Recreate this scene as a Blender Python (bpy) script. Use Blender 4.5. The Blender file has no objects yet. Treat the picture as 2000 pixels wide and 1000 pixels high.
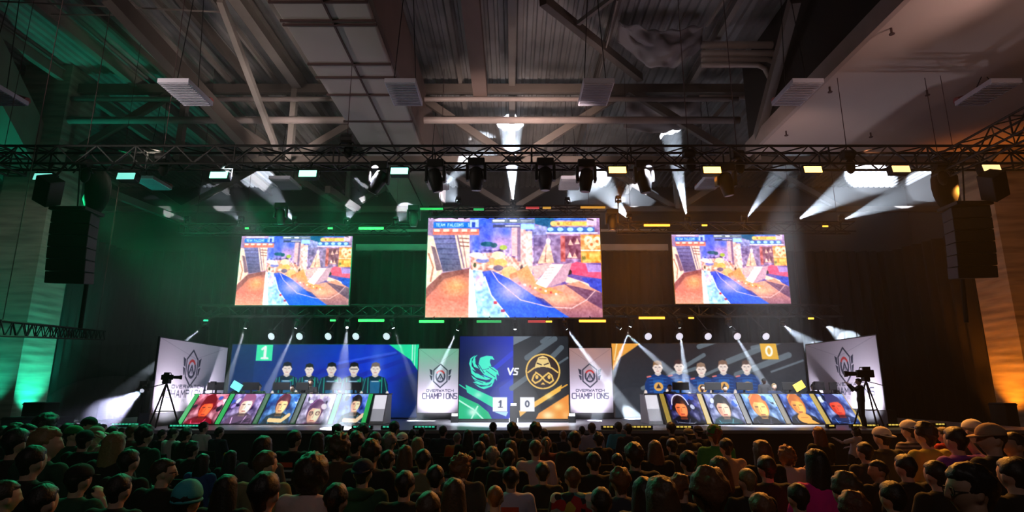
import bpy, bmesh, math, random
import numpy as np
from mathutils import Vector, Matrix, noise, Euler
random.seed(7)
sc = bpy.context.scene
C = sc.collection
PI = math.pi

# ------------------------------------------------------------------ camera
FPX, PITCH, CAMZ = 1157.0, math.radians(12.66), 1.9
SP, CP = math.sin(PITCH), math.cos(PITCH)
cam_d = bpy.data.cameras.new('camera')
cam = bpy.data.objects.new('camera', cam_d); C.objects.link(cam)
cam_d.sensor_width = 36.0
cam_d.lens = FPX / 2000 * 36.0
cam_d.clip_start = .05; cam_d.clip_end = 200
cam.location = (0, 0, CAMZ)
cam.rotation_euler = (PI / 2 + PITCH, 0, 0)
sc.camera = cam

# ------------------------------------------------------------------ world: dark hall full of thin stage haze
HAZE = .0008
w = bpy.data.worlds.new('hall_air'); sc.world = w; w.use_nodes = True
nt = w.node_tree; nt.nodes.clear()
wo = nt.nodes.new('ShaderNodeOutputWorld')
bg = nt.nodes.new('ShaderNodeBackground'); bg.inputs[0].default_value = (0, 0, 0, 1); bg.inputs[1].default_value = 0
vs = nt.nodes.new('ShaderNodeVolumeScatter'); vs.inputs['Density'].default_value = HAZE
vs.inputs['Color'].default_value = (1, 1, 1, 1); vs.inputs['Anisotropy'].default_value = 0.1
nt.links.new(bg.outputs[0], wo.inputs['Surface']); nt.links.new(vs.outputs[0], wo.inputs['Volume'])

sc.view_settings.view_transform = 'Standard'
sc.view_settings.look = 'None'
sc.view_settings.gamma = 1
sc.view_settings.use_curve_mapping = False
sc.view_settings.exposure = 0.0
cy = sc.cycles
cy.max_bounces = 4; cy.diffuse_bounces = 2; cy.glossy_bounces = 2; cy.transmission_bounces = 3
cy.volume_bounces = 0; cy.transparent_max_bounces = 8
cy.use_denoising = True; cy.use_light_tree = True
cy.sample_clamp_indirect = 4.0; cy.sample_clamp_direct = 0
cy.caustics_reflective = False; cy.caustics_refractive = False
cy.use_adaptive_sampling = True; cy.adaptive_threshold = .03

def P(px, py, Y):
    v = 500 - py
    d = Vector((px - 1000, FPX * CP - v * SP, FPX * SP + v * CP))
    return Vector((0, 0, CAMZ)) + d * (Y / d.y)
def Pz(px, py, Z):
    v = 500 - py
    d = Vector((px - 1000, FPX * CP - v * SP, FPX * SP + v * CP))
    return Vector((0, 0, CAMZ)) + d * ((Z - CAMZ) / d.z)

def spot(loc, target, energy, deg, color=(1, 1, 1), blend=.25, radius=.04, name='spot_light', parent=None):
    l = bpy.data.lights.new(name, 'SPOT'); l.energy = energy; l.spot_size = math.radians(deg)
    l.spot_blend = blend; l.color = color; l.shadow_soft_size = radius
    o = bpy.data.objects.new(name, l); C.objects.link(o)
    o.location = loc
    o.rotation_euler = (Vector(target) - Vector(loc)).to_track_quat('-Z', 'Y').to_euler()
    return o

GREEN = (.02, 1.0, .38); ORANGE = (1.0, .36, .05); COOL = (.72, .84, 1.0)
# ------------------------------------------------------------------ lights of the rig
WASH = [(83, 344, 'g'), (246, 343, 'g'), (427, 341, 'g'), (601, 338, 'g'), (780, 333, 'g'),
        (1206, 331, 'o'), (1391, 331, 'o'), (1588, 330, 'o'), (1760, 329, 'o'), (1937, 327, 'o')]
for i, (px, py, c) in enumerate(WASH):
    p = P(px, py + 8, 13.75)
    col = GREEN if c == 'g' else ORANGE
    # down over the audience, and a share of it back over the stage
    spot(p, (p.x * 1.0, 6.0, .8), (540 if c == 'g' else 2200) * (.5 if abs(p.x) < 3 else 1), 80, col, .8, .12, 'wash_light')
    spot(p + Vector((0, .9, -.1)), (p.x * .8, 23, 5.0), (1300 if c == 'g' else 800), 60, col, .9, .12, 'wash_light')
# upper row of narrow beams: lamp pixel, pixel where the beam ends on the roof or far wall, power, cone
BEAM_UP = [(575, 433, 505, 345, 70, 7), (677, 435, 700, 370, 26, 7), (773, 434, 802, 402, 40, 7), (895, 395, 862, 365, 50, 8), (1002, 398, 997, 240, 620, 10),
           (1108, 396, 1137, 360, 60, 8), (1228, 428, 1160, 345, 230, 9), (1342, 428, 1308, 250, 330, 8), (1208, 393, 1252, 377, 70, 8), (1455, 430, 1562, 282, 90, 8),
           (1557, 430, 1697, 344, 250, 8.5), (1645, 430, 1817, 360, 170, 7), (365, 433, 300, 400, 6, 4), (470, 433, 420, 380, 14, 6)]
# lower row: lamp pixel, pixel and depth it is aimed at
BEAM_DOWN = [(397, 638, 360, 668, 19.8, 30, 7), (480, 638, 463, 690, 19.3, 50, 8), (579, 638, 555, 690, 19.3, 60, 8), (678, 638, 656, 878, 15.2, 27, 11.0),
             (767, 638, 790, 700, 19.4, 22, 8), (895, 642, 868, 700, 19.4, 110, 9), (1006, 640, 1003, 815, 18.9, 90, 8), (1105, 640, 1150, 700, 19.8, 200, 9),
             (1210, 640, 1330, 745, 19.5, 130, 8), (1232, 635, 1195, 735, 19.5, 160, 8), (1327, 637, 1338, 730, 19.7, 170, 9), (1425, 635, 1478, 725, 19.7, 150, 8),
             (1530, 635, 1590, 680, 24, 120, 8), (1612, 635, 1655, 664, 24.5, 120, 8)]
UPK, DNK = 1000.0, 900.0
def up_target(c, d):
    for Y in np.arange(33.0, 15, -.1):
        q = P(c, d, Y)
        if q.z < (13.45 if q.x < 8.3 or Y > 24 else 9.88): return q
for (a, b, c, d, e, deg) in BEAM_UP:
    s = P(a, b, 19.6); t = up_target(c, d)
    spot(s + (t - s).normalized() * .12, t, e * UPK, deg, COOL, .35, .02, 'beam_light')
for (a, b, c, d, yt, e, deg) in BEAM_DOWN:
    s = P(a, b, 19.4); t = P(c, d, yt)
    spot(s + (t - s).normalized() * .12, t, e * DNK, deg, COOL, .35, .02, 'beam_light')
s = P(868, 362, 14.6); spot(s, up_target(945, 283), 70 * UPK, 7, COOL, .5, .03, 'beam_light')
spot(P(1206, 345, 13.9), P(1250, 540, 22.5), 6500, 26, (1, .27, .02), .9, .1, 'wash_light')  # extra spots added at the wash lights to tint haze by the screens
spot(P(780, 345, 13.9), P(745, 420, 22.5), 1800, 30, GREEN, .9, .1, 'wash_light')
spot(P(427, 345, 13.9), P(330, 520, 21.5), 1500, 30, GREEN, .9, .1, 'wash_light')
spot(P(1391, 345, 13.9), P(1560, 520, 23), 1600, 26, (1, .27, .02), .9, .1, 'wash_light')
WINGB = (P(279, 762, 17.0), P(165, 838, 13.4))      # the beam from the left wing over the audience
spot(WINGB[0] + (WINGB[1] - WINGB[0]).normalized() * .2, WINGB[1], 13000, 19, (.62, .64, 1.0), .5, .03, 'beam_light')
# unseen fill spots added along the trusses to brighten the roof
for (sx, sy, tx, ty, ty_, e, col, deg) in [(-3.2, 14.2, -10.7, 18.8, 13, 1700, (1, .95, .95), 26), (-.9, 14.2, -1, 24.3, 13, 3600, (1, .86, .82), 50), (.8, 14.2, 2.0, 25, 13, 4200, (1, .84, .78), 42),
        (1.8, 14.2, 1.5, 18.5, 13, 600, (1, .84, .8), 60), (-5, 14.2, -9.5, 17.0, 13, 420, (1, .93, .88), 60), (-5, 14.2, -11.0, 24.8, 13, 4200, (1, .97, .95), 26),
        (-12.9, 8.0, -4.3, 15.5, 10.4, 2600, (1, .86, .83), 60), (-12.9, 11, -4.3, 20, 10.4, 900, (.92, 1, .92), 50), (-12.9, 7, -8.5, 14, 13, 900, (1, .9, .86), 60),
        (11.2, 8.0, 11.5, 15.0, 9.9, 240, (1, .70, .62), 90), (6.0, 14.2, 11.0, 19.5, 9.9, 520, (1, .78, .70), 50), (11.2, 9, 2, 16, 13, 700, (1, .72, .66), 70)]:
    spot((sx, sy, 8.05), (tx, ty, ty_), e * .45, deg, (col[0], col[1] * .90, col[2] * .84), .9, .15, 'roof_fill_light')
spot(P(246, 300, 14.2), (-13.5, 18.5, 13), 160, 36, GREEN, .9, .1, 'roof_fill_light')  # green roof fill, added without a fixture
for sx in (-1, 1): spot((sx * 9, 14.2, 8.1), (sx * 16.6, 20, 5.5), 420, 44, (1, .88, .70) if sx < 0 else (.6, .22, .1), .8, .1, 'column_fill_light')  # fill spots added to brighten the upper columns, no fixture modelled
spot((-7, 13.8, 7.3), (-12.5, 20.5, 2.6), 1800, 44, (.66, .92, .86), .9, .1, 'front_light')  # extra greenish fill added to brighten the dark left wing
# uplights at the feet of the concrete columns
for sx, xi, col, e in ((-1, 15.96, (.02, 1.0, .62), 300), (1, 16.6, (1.0, .24, .012), 330)):
    spot((sx * (xi - .75), 19.9, .35), (sx * xi, 20.35, 4.2), e * 4, 60, col, .8, .06, 'column_uplight')
    spot((sx * (xi + .9), 18.7, .35), (sx * (xi + .9), 19.5, 4.4), e * 1.6, 60, col, .8, .06, 'column_uplight')
# lamps at the feet of the printed banners
for (x, y, tx, ty, e) in [(-9.0, 16.6, -9.62, 17.0, 260), (-9.0, 18.6, -9.62, 18.8, 260), (9.3, 16.6, 9.9, 17.0, 260), (9.3, 18.6, 9.9, 18.8, 260),
                       (-2.9, 19.7, -2.5, 20.4, 75), (-2.2, 19.7, -2.5, 20.4, 75), (2.2, 19.7, 2.6, 20.4, 75), (3.0, 19.7, 2.6, 20.4, 75)]:
    spot((x, y, 1.0), (tx, ty, 2.1), e, 120, (.93, .88, 1.0), .8, .05, 'banner_uplight')
# stage key light from the front truss
for x in (-7, -3.4, 0, 3.4, 7):
    spot((x, 13.8, 7.3), (x, 18.2, 1.0), 12000, 36, (.86, .9, 1.0), .9, .1, 'front_light')
# hall lights far behind the audience give the crowd its faint outline
spot((0, -3, 8.5), (0, 9, 1), 170, 110, (1, .82, .76), .8, .5, 'house_light')

# ------------------------------------------------------------------ materials
def mat(name, color=(.5, .5, .5), rough=.6, metal=0.0, emit=None, strength=1.0, vary=0.0, scale=3.0, bump=0.0):
    m = bpy.data.materials.new(name); m.use_nodes = True
    n = m.node_tree.nodes; l = m.node_tree.links
    b = n['Principled BSDF']
    b.inputs['Base Color'].default_value = (*color, 1)
    b.inputs['Roughness'].default_value = rough; b.inputs['Metallic'].default_value = metal
    if emit:
        b.inputs['Emission Color'].default_value = (*emit, 1); b.inputs['Emission Strength'].default_value = strength
    if vary or bump:
        tc = n.new('ShaderNodeTexCoord'); nz = n.new('ShaderNodeTexNoise'); nz.inputs['Scale'].default_value = scale
        nz.inputs['Detail'].default_value = 5
        l.new(tc.outputs['Object'], nz.inputs['Vector'])
        if vary:
            mx = n.new('ShaderNodeMix'); mx.data_type = 'RGBA'
            mx.inputs[6].default_value = (*[c * (1 - vary) for c in color], 1)
            mx.inputs[7].default_value = (*[min(1, c * (1 + vary)) for c in color], 1)
            l.new(nz.outputs['Fac'], mx.inputs[0]); l.new(mx.outputs[2], b.inputs['Base Color'])
        if bump:
            bp = n.new('ShaderNodeBump'); bp.inputs['Strength'].default_value = bump; bp.inputs['Distance'].default_value = .02
            l.new(nz.outputs['Fac'], bp.inputs['Height']); l.new(bp.outputs[0], b.inputs['Normal'])
    return m

def banded_concrete(name, color):
    m = mat(name, color, .85)
    n = m.node_tree.nodes; l = m.node_tree.links; b = n['Principled BSDF']
    tc = n.new('ShaderNodeTexCoord'); mp = n.new('ShaderNodeMapping'); mp.inputs['Scale'].default_value = (.35, .35, 3.2)
    l.new(tc.outputs['Object'], mp.inputs[0])
    nz = n.new('ShaderNodeTexNoise'); nz.inputs['Scale'].default_value = 1.6; nz.inputs['Detail'].default_value = 3
    l.new(mp.outputs[0], nz.inputs['Vector'])
    rp = n.new('ShaderNodeValToRGB'); rp.color_ramp.elements[0].position = .35; rp.color_ramp.elements[1].position = .62
    rp.color_ramp.elements[0].color = (*[c * .62 for c in color], 1); rp.color_ramp.elements[1].color = (*[min(1, c * 1.15) for c in color], 1)
    l.new(nz.outputs['Fac'], rp.inputs[0]); l.new(rp.outputs[0], b.inputs['Base Color'])
    wv = n.new('ShaderNodeTexWave'); wv.bands_direction = 'Z'; wv.inputs['Scale'].default_value = 1.1; wv.inputs['Distortion'].default_value = 1.5
    l.new(tc.outputs['Object'], wv.inputs['Vector'])
    bp = n.new('ShaderNodeBump'); bp.inputs['Strength'].default_value = .25; bp.inputs['Distance'].default_value = .02
    l.new(wv.outputs['Fac'], bp.inputs['Height']); l.new(bp.outputs[0], b.inputs['Normal'])
    return m

def art_mat(name, emissive, strength=1.0):
    m = bpy.data.materials.new(name); m.use_nodes = True
    n = m.node_tree.nodes; l = m.node_tree.links; b = n['Principled BSDF']
    a = n.new('ShaderNodeVertexColor'); a.layer_name = 'Col'
    if emissive:
        b.inputs['Base Color'].default_value = (.01, .01, .01, 1); b.inputs['Roughness'].default_value = .5
        b.inputs['Specular IOR Level'].default_value = .1
        l.new(a.outputs[0], b.inputs['Emission Color']); b.inputs['Emission Strength'].default_value = strength
    else:
        l.new(a.outputs[0], b.inputs['Base Color']); b.inputs['Roughness'].default_value = .85
    return m

M = {}
M['black'] = mat('black_paint', (.005, .005, .0055), .6)
M['blackmetal'] = mat('black_metal', (.006, .006, .0065), .6, 0)
M['blackmatte'] = mat('black_cloth', (.006, .006, .0065), .95)
M['drape'] = mat('black_drape', (.006, .006, .006), .98, vary=.3, scale=1.2)
M['lens'] = mat('lamp_lens', (.9, .95, 1), .1, emit=(.78, .88, 1), strength=9)
M['par'] = mat('frosted_par_lens', (.9, .9, .95), .2, emit=(.8, .82, 1), strength=.85)
M['wash_g'] = mat('green_led_face', (.2, 1, .6), .3, emit=(.22, 1.0, .62), strength=4.0)
M['wash_gd'] = mat('pale_green_led_face', (.4, 1, .9), .3, emit=(.20, .80, .66), strength=1.1)
M['wash_o'] = mat('orange_led_face', (1, .7, .3), .3, emit=(1.0, .50, .10), strength=6.0)
M['wash_od'] = mat('pale_orange_led_face', (1, .7, .3), .3, emit=(1.0, .62, .24), strength=1.8)
M['bar_g'] = mat('green_light_tube', (.1, 1, .2), .3, emit=(.06, 1.0, .16), strength=1.6)
M['bar_gd'] = mat('dim_green_light_tube', (.1, 1, .2), .3, emit=(.05, .75, .22), strength=.45)
M['bar_t'] = mat('teal_light_strip', (.1, 1, .6), .3, emit=(.05, .72, .42), strength=.8)
M['bar_o'] = mat('amber_light_tube', (1, .6, .1), .3, emit=(1.0, .50, .05), strength=1.9)
M['bar_od'] = mat('dim_amber_light_tube', (1, .6, .1), .3, emit=(.8, .42, .06), strength=.5)
M['bar_y'] = mat('yellow_light_strip', (1, .8, .2), .3, emit=(.95, .68, .12), strength=.8)
M['bar_r'] = mat('dim_red_light_tube', (1, .2, .2), .3, emit=(.8, .06, .06), strength=.4)
M['concrete'] = banded_concrete('board_marked_concrete', (.40, .37, .31))
M['concrete2'] = mat('plain_concrete', (.26, .22, .19), .85, vary=.3, scale=.8, bump=.2)
M['deck'] = mat('galvanised_roof_deck', (.40, .38, .375), .5, .3, vary=.6, scale=.9)
M['steel'] = mat('painted_roof_steel', (.15, .12, .105), .55, vary=.25, scale=2)
M['steel_l'] = mat('pale_roof_steel', (.30, .26, .235), .5, vary=.25, scale=2)
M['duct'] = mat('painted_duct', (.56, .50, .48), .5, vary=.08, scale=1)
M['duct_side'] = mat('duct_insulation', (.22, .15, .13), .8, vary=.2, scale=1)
M['seam'] = mat('duct_seam', (.09, .05, .05), .7)
M['soffit'] = mat('white_plaster_soffit', (.60, .50, .47), .8, vary=.08, scale=.5)
M['lamp_body'] = mat('lamp_louvre', (.72, .72, .86), .4)
M['lamp_dark'] = mat('lamp_gap', (.45, .45, .54), .5)
M['lamp_red'] = mat('red_lamp_reflector', (.42, .10, .10), .6)
M['plastic'] = mat('wrinkled_plastic_sheet', (.42, .38, .40), .35, bump=.4, scale=4)
M['pipe'] = mat('painted_pipe', (.42, .34, .32), .5, vary=.15)
M['stage_top'] = mat('grey_stage_deck', (.38, .37, .40), .35, vary=.12, scale=1.5)
M['stage_fascia'] = mat('dark_stage_fascia', (.035, .038, .042), .6, vary=.2)
M['floor'] = mat('dark_hall_floor', (.03, .028, .028), .7, vary=.3, scale=.7)
M['wall'] = mat('dark_hall_wall', (.012, .011, .011), .9, vary=.3, scale=.4)
M['paleband'] = mat('pale_wall_band', (.62, .60, .60), .7, vary=.3, scale=1.5)
M['white'] = mat('white_laminate', (.75, .74, .78), .4)
M['led_frame'] = mat('led_frame', (.015, .015, .017), .4)
M['art_screen'] = art_mat('led_screen_picture', True, 1.12)
M['art_screen2'] = art_mat('led_wall_picture', True, 1.0)
M['art_print'] = art_mat('printed_fabric', False)
M['chrome'] = mat('chrome', (.5, .5, .5), .2, 1)

# ------------------------------------------------------------------ mesh helpers
class MB:
    def __init__(s): s.v = []; s.f = []; s.smooth = False
    def add(s, vs_, fs):
        o = len(s.v); s.v += [tuple(v) for v in vs_]; s.f += [tuple(i + o for i in f) for f in fs]; return s
    def box(s, c, size, rot=None):
        x, y, z = [d / 2 for d in size]; c = Vector(c)
        vs_ = [Vector((i * x, j * y, k * z)) for i in (-1, 1) for j in (-1, 1) for k in (-1, 1)]
        if rot is not None: vs_ = [rot @ v for v in vs_]
        return s.add([c + v for v in vs_], [(0, 1, 3, 2), (4, 6, 7, 5), (0, 4, 5, 1), (2, 3, 7, 6), (0, 2, 6, 4), (1, 5, 7, 3)])
    def beam(s, a, b, w_, h, up=(0, 0, 1)):
        a, b = Vector(a), Vector(b); d = (b - a).normalized(); up = Vector(up)
        if abs(d.dot(up)) > .98: up = Vector((0, 1, 0))
        sd = d.cross(up).normalized(); u = sd.cross(d)
        vs_ = [p + sd * (i * w_ / 2) + u * (j * h / 2) for p in (a, b) for (i, j) in ((-1, -1), (1, -1), (1, 1), (-1, 1))]
        return s.add(vs_, [(0, 1, 2, 3), (7, 6, 5, 4), (0, 4, 5, 1), (1, 5, 6, 2), (2, 6, 7, 3), (3, 7, 4, 0)])
    def ibeam(s, a, b, w_, h):
        a, b = Vector(a), Vector(b); u = Vector((0, 0, 1))
        s.beam(a, b, w_ * .2, h * .96); s.beam(a + u * h / 2, b + u * h / 2, w_, h * .09); s.beam(a - u * h / 2, b - u * h / 2, w_, h * .09); return s
    def tube(s, pts, r, n=8, caps=True):
        pts = [Vector(p) for p in pts]; rings = []; prev = None
        for i, p in enumerate(pts):
            d = (pts[min(i + 1, len(pts) - 1)] - pts[max(i - 1, 0)]).normalized()
            if prev is None:
                a = d.cross(Vector((0, 0, 1)));
                if a.length < .05: a = d.cross(Vector((0, 1, 0)))
                a.normalize()
            else:
                a = prev - d * prev.dot(d); a.normalize()
            prev = a; b = d.cross(a)
            rr = r[i] if isinstance(r, (list, tuple)) else r
            rings.append([p + (a * math.cos(t) + b * math.sin(t)) * rr for t in [2 * PI * k / n for k in range(n)]])
        vs_ = [v for rg in rings for v in rg]; fs = []
        for i in range(len(rings) - 1):
            for k in range(n):
                fs.append((i * n + k, i * n + (k + 1) % n, (i + 1) * n + (k + 1) % n, (i + 1) * n + k))
        if caps:
            fs.append(tuple(range(n))[::-1]); fs.append(tuple((len(rings) - 1) * n + k for k in range(n)))
        return s.add(vs_, fs)
    def quad(s, a, b, c, d): return s.add([a, b, c, d], [(0, 1, 2, 3)])
    def prism(s, poly, depth_vec):
        n = len(poly); dv = Vector(depth_vec); poly = [Vector(p) for p in poly]
        vs_ = poly + [p + dv for p in poly]
        fs = [tuple(range(n)), tuple(range(2 * n - 1, n - 1, -1))] + [(i, i + n, (i + 1) % n + n, (i + 1) % n) for i in range(n)]
        return s.add(vs_, fs)
    def sphere(s, c, r, nu=12, nv=8, fn=None):
        c = Vector(c); r = Vector(r) if not isinstance(r, (int, float)) else Vector((r, r, r))
        vs_ = []; fs = []
        for j in range(1, nv):
            th = PI * j / nv
            for i in range(nu):
                ph = 2 * PI * i / nu
                d = Vector((math.sin(th) * math.cos(ph), math.sin(th) * math.sin(ph), math.cos(th)))
                vs_.append(d)
        vs_ += [Vector((0, 0, 1)), Vector((0, 0, -1))]
        out = [fn(d) if fn else c + Vector((d.x * r.x, d.y * r.y, d.z * r.z)) for d in vs_]
        for j in range(nv - 2):
            for i in range(nu):
                fs.append((j * nu + i, (j + 1) * nu + i, (j + 1) * nu + (i + 1) % nu, j * nu + (i + 1) % nu))
        T = len(vs_) - 2
        for i in range(nu):
            fs.append((T, i, (i + 1) % nu)); fs.append((T + 1, (nv - 2) * nu + (i + 1) % nu, (nv - 2) * nu + i))
        return s.add(out, fs)
    def mesh(s, name):
        me = bpy.data.meshes.new(name); me.from_pydata(s.v, [], s.f)
        bm = bmesh.new(); bm.from_mesh(me); bmesh.ops.recalc_face_normals(bm, faces=bm.faces); bm.to_mesh(me); bm.free()
        if s.smooth:
            me.polygons.foreach_set('use_smooth', [True] * len(me.polygons))
        return me

def tag(o, label=None, cat=None, group=None, kind=None):
    if label: o['label'] = label
    if cat: o['category'] = cat
    if group: o['group'] = group
    if kind: o['kind'] = kind
    return o
def obj(name, mb, m, parent=None, smooth=None, bevel=0):
    if smooth: mb.smooth = True
    me = mb.mesh(name) if isinstance(mb, MB) else mb
    if m is not None and not me.materials: me.materials.append(m)
    o = bpy.data.objects.new(name, me); C.objects.link(o)
    if parent is not None:
        o.parent = parent; o.matrix_parent_inverse = Matrix.Translation(-Vector(parent.location)) if parent.rotation_euler[:] == (0, 0, 0) else parent.matrix_basis.inverted()
    if bevel:
        b = o.modifiers.new('bevel', 'BEVEL'); b.width = bevel; b.segments = 2; b.limit_method = 'ANGLE'
    return o
def thing(name, label, cat, loc=(0, 0, 0), group=None):
    o = bpy.data.objects.new(name, None); C.objects.link(o); o.location = loc; o.empty_display_size = .2
    return tag(o, label, cat, group)
def struct(name, mb, m, **k):
    return tag(obj(name, mb, m, **k), kind='structure')
def copy_tree(o, parent=None):
    c = o.copy(); C.objects.link(c)
    if parent is not None: c.parent = parent
    for ch in list(o.children): copy_tree(ch, c)
    return c

# ------------------------------------------------------------------ room shell
struct('floor', MB().box((0, 14, -.1), (46, 50, .2)), M['floor'])
struct('wall_back', MB().box((0, 33.2, 7), (46, .4, 14.2)), M['wall'])
struct('wall_left', MB().box((-23.2, 14, 7), (.4, 50, 14.2)), M['wall'])
struct('wall_right', MB().box((23.2, 14, 7), (.4, 50, 14.2)), M['wall'])
struct('wall_front', MB().box((0, -11.2, 7), (46, .4, 14.2)), M['wall'])
# ribbed metal roof deck: ribs run away from the camera
mb = MB(); pts = []
x = -23.2
while x < 23.2:
    pts += [(x, 13.55), (x + .13, 13.55), (x + .17, 13.47), (x + .27, 13.47)]
    x += .31
n = len(pts)
vs_ = [(a, -11.4, b) for a, b in pts] + [(a, 33.2, b) for a, b in pts]
mb.add(vs_, [(i, i + 1, i + 1 + n, i + n) for i in range(n - 1)])
o = struct('ceiling', mb, M['deck']); sd = o.modifiers.new('solid', 'SOLIDIFY'); sd.thickness = .05
# lower plaster soffit on the right with a rolled edge
zs = 9.9
mb = MB().box((15.65, 6.7, zs + .12), (14.7, 25.4, .24))
struct('ceiling_soffit', mb, M['soffit'])
struct('trim_1', MB().box((8.24, 6.7, zs + .16), (.14, 25.4, .5)), M['pipe'])
struct('wall_soffit', MB().box((8.42, 6.7, 11.9), (.2, 25.4, 3.2)), M['wall'])
# sprinkler heads in the soffit
for i, (px, py) in enumerate([(1740, 55), (1620, 170), (1535, 256), (1700, 259), (1810, 176)]):
    p = Pz(px, py, zs)
    t = thing('sprinkler_head', 'small dark sprinkler head on the pale soffit, ' + ['highest and nearest of the five', 'halfway down the soffit edge', 'at the edge just above the truss', 'above the truss in the bright patch', 'deep in beside the unlit lamp'][i], 'sprinkler', p, 'sprinklers in the soffit')
    obj('stem', MB().tube([p, p - Vector((0, 0, .14))], .025), M['seam'], t)
    obj('deflector', MB().tube([p - Vector((0, 0, .14)), p - Vector((0, 0, .16))], .06, 10), M['seam'], t)

# pale band of wall above the drapes
struct('trim_2', MB().box((0, 28.5, 8.72), (15.4, .2, .32)).box((0, 28.5, 9.6), (15.4, .1, .12)), M['paleband'])

# concrete columns: front face and inner side face, straight up to the roof
for sx, nm in ((-1, 'column'), (1, 'column')):
    xi = 15.96 if sx < 0 else 16.6
    mb = MB().box((sx * (xi + .85), 20.2, 6.7), (1.7, 1.4, 13.4))
    mb.box((sx * (xi + 2.5), 20.8, 6.7), (1.2, 1.2, 13.4))
    struct('column', mb, M['concrete'])
    # haunch beam that rises from the column towards the viewer
    mb = MB().beam((sx * 17.6, 20.6, 9.7), (sx * 15.6, 13.0, 13.3), 1.3, 1.5)
    struct('column_haunch_beam', mb, M['concrete2'])

# ------------------------------------------------------------------ stage haze: thin even air plus thicker drifting banks
def haze_mat(name, d):
    m = bpy.data.materials.new(name); m.use_nodes = True; n = m.node_tree.nodes; n.clear()
    o = n.new('ShaderNodeOutputMaterial'); v = n.new('ShaderNodeVolumeScatter'); v.inputs['Density'].default_value = d; v.inputs['Anisotropy'].default_value = .1
    m.node_tree.links.new(v.outputs[0], o.inputs['Volume']); return m
tag(obj('haze', MB().box((0, 23.8, 6.72), (45.6, 18.3, 13.38)), haze_mat('thin_haze', .0065)), 'thin stage haze filling the air from the lighting truss back', 'haze', kind='stuff')
BANKS = [(P(230, 520, 19), (4.6, 2.2, 2.6), .016), (P(330, 600, 20), (3.4, 2.4, 2.4), .014), (P(222, 800, 15.6), (1.5, 1.5, .85), .09), (P(540, 850, 15.9), (1.9, .75, .8), .05), (P(668, 800, 16.3), (.9, 1.2, 1.3), .09), (P(640, 420, 20.5), (3.6, 1.8, 1.6), .014),
         (P(1260, 520, 21.5), (2.6, 2, 2.3), .018), (P(1245, 815, 16.6), (1.0, 1.2, .8), .07), (P(1003, 800, 17.6), (.8, .9, .9), .05), (P(1350, 420, 20.5), (3.0, 1.8, 1.6), .012), (P(1000, 320, 21.5), (2.4, 1.6, 2.6), .014)]
for i, (c_, r_, d_) in enumerate(BANKS):
    q = MB(); q.sphere(c_, r_, 24, 16); tag(obj('haze', q, haze_mat('haze_bank', d_)), 'drifting bank of thicker smoke ' + ['before the green lit left drape', 'low over the left banner', 'at the left foot of the stage', 'at the front lip of the left stage', 'over the fourth and fifth face screens', 'above the left screen', 'between the centre and right screens', 'at the left end of the gold desk', 'before the versus wall', 'above the right screen', 'around the tall central beam'][i], 'haze', kind='stuff')

# ------------------------------------------------------------------ roof steel
def xtruss(Y, zt, zb, nodes_t, nodes_b, posts, label):
    t = thing('roof_truss', label, 'truss', (0, Y, zb), 'steel trusses across the roof')
    obj('chord', MB().beam((-22, Y, zt), (22, Y, zt), .22, .34), M['steel'], t)
    obj('chord', MB().beam((-22, Y, zb), (22, Y, zb), .2, .26), M['steel'], t)
    ns = sorted([(x_, 1) for x_ in nodes_t] + [(x_, 0) for x_ in nodes_b])
    for (xa, ta), (xb, tb) in zip(ns, ns[1:]):
        if ta != tb:
            obj('diagonal', MB().beam((xa, Y, zt if ta else zb), (xb, Y, zt if tb else zb), .2, .26), M['steel'], t)
    for x_ in posts:
        obj('post', MB().beam((x_, Y, zb), (x_, Y, zt), .2, .24), M['steel_l'], t)
    return t
Y1 = 20.0
xtruss(Y1, 12.7, 9.9, [-20, -12.3, -3.8, 4.3, 12], [-16.2, -8.0, 0.1, 8.3, 16], [-12.0, -8.0, 8.8], 'rusty brown steel roof truss with W bracing just above the lighting truss')
xtruss(27.5, 12.9, 10.4, [-20, -12, -4, 4, 12], [-16, -8, 0, 8, 16], [-8, 0, 8], 'far steel roof truss seen dimly beyond the nearer one')
for (z, r, y_) in ((12.15, .09, 19.7), (11.35, .13, 19.75)):
    tag(obj('roof_pipe', MB().tube([(-19, y_, z), (8.2, y_, z)], r, 10), M['pipe'], smooth=True), 'horizontal %s pipe crossing the roof at the truss' % ('thin upper' if r < .1 else 'thick lower'), 'pipe')
# purlins along the hall
px_list = [(-13.9, .22, .42), (-11.4, .14, .26), (-9.7, .16, .3), (-7.9, .34, .5), (-7.1, .14, .24), (-5.9, .14, .26), (-1.9, .14, .28), (0.0, .24, .4), (3.1, .16, .3), (6.6, .18, .34), (-16.3, .2, .4), (-12.6, .1, .2), (-10.5, .1, .2), (-8.8, .09, .18)]
for i, (x_, w_, h_) in enumerate(px_list):
    t = 'steel roof beam running down the hall, '
    side = '%d of %d counted from the left' % (sorted(p[0] for p in px_list).index(x_) + 1, len(px_list))
    tag(obj('roof_purlin', MB().ibeam((x_, 2, 13.2 - h_ / 2), (x_, 32.5, 13.2 - h_ / 2), w_, h_), M['steel_l'] if i % 3 != 2 else M['steel']), t + side, 'beam', 'beams running down the hall')
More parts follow.
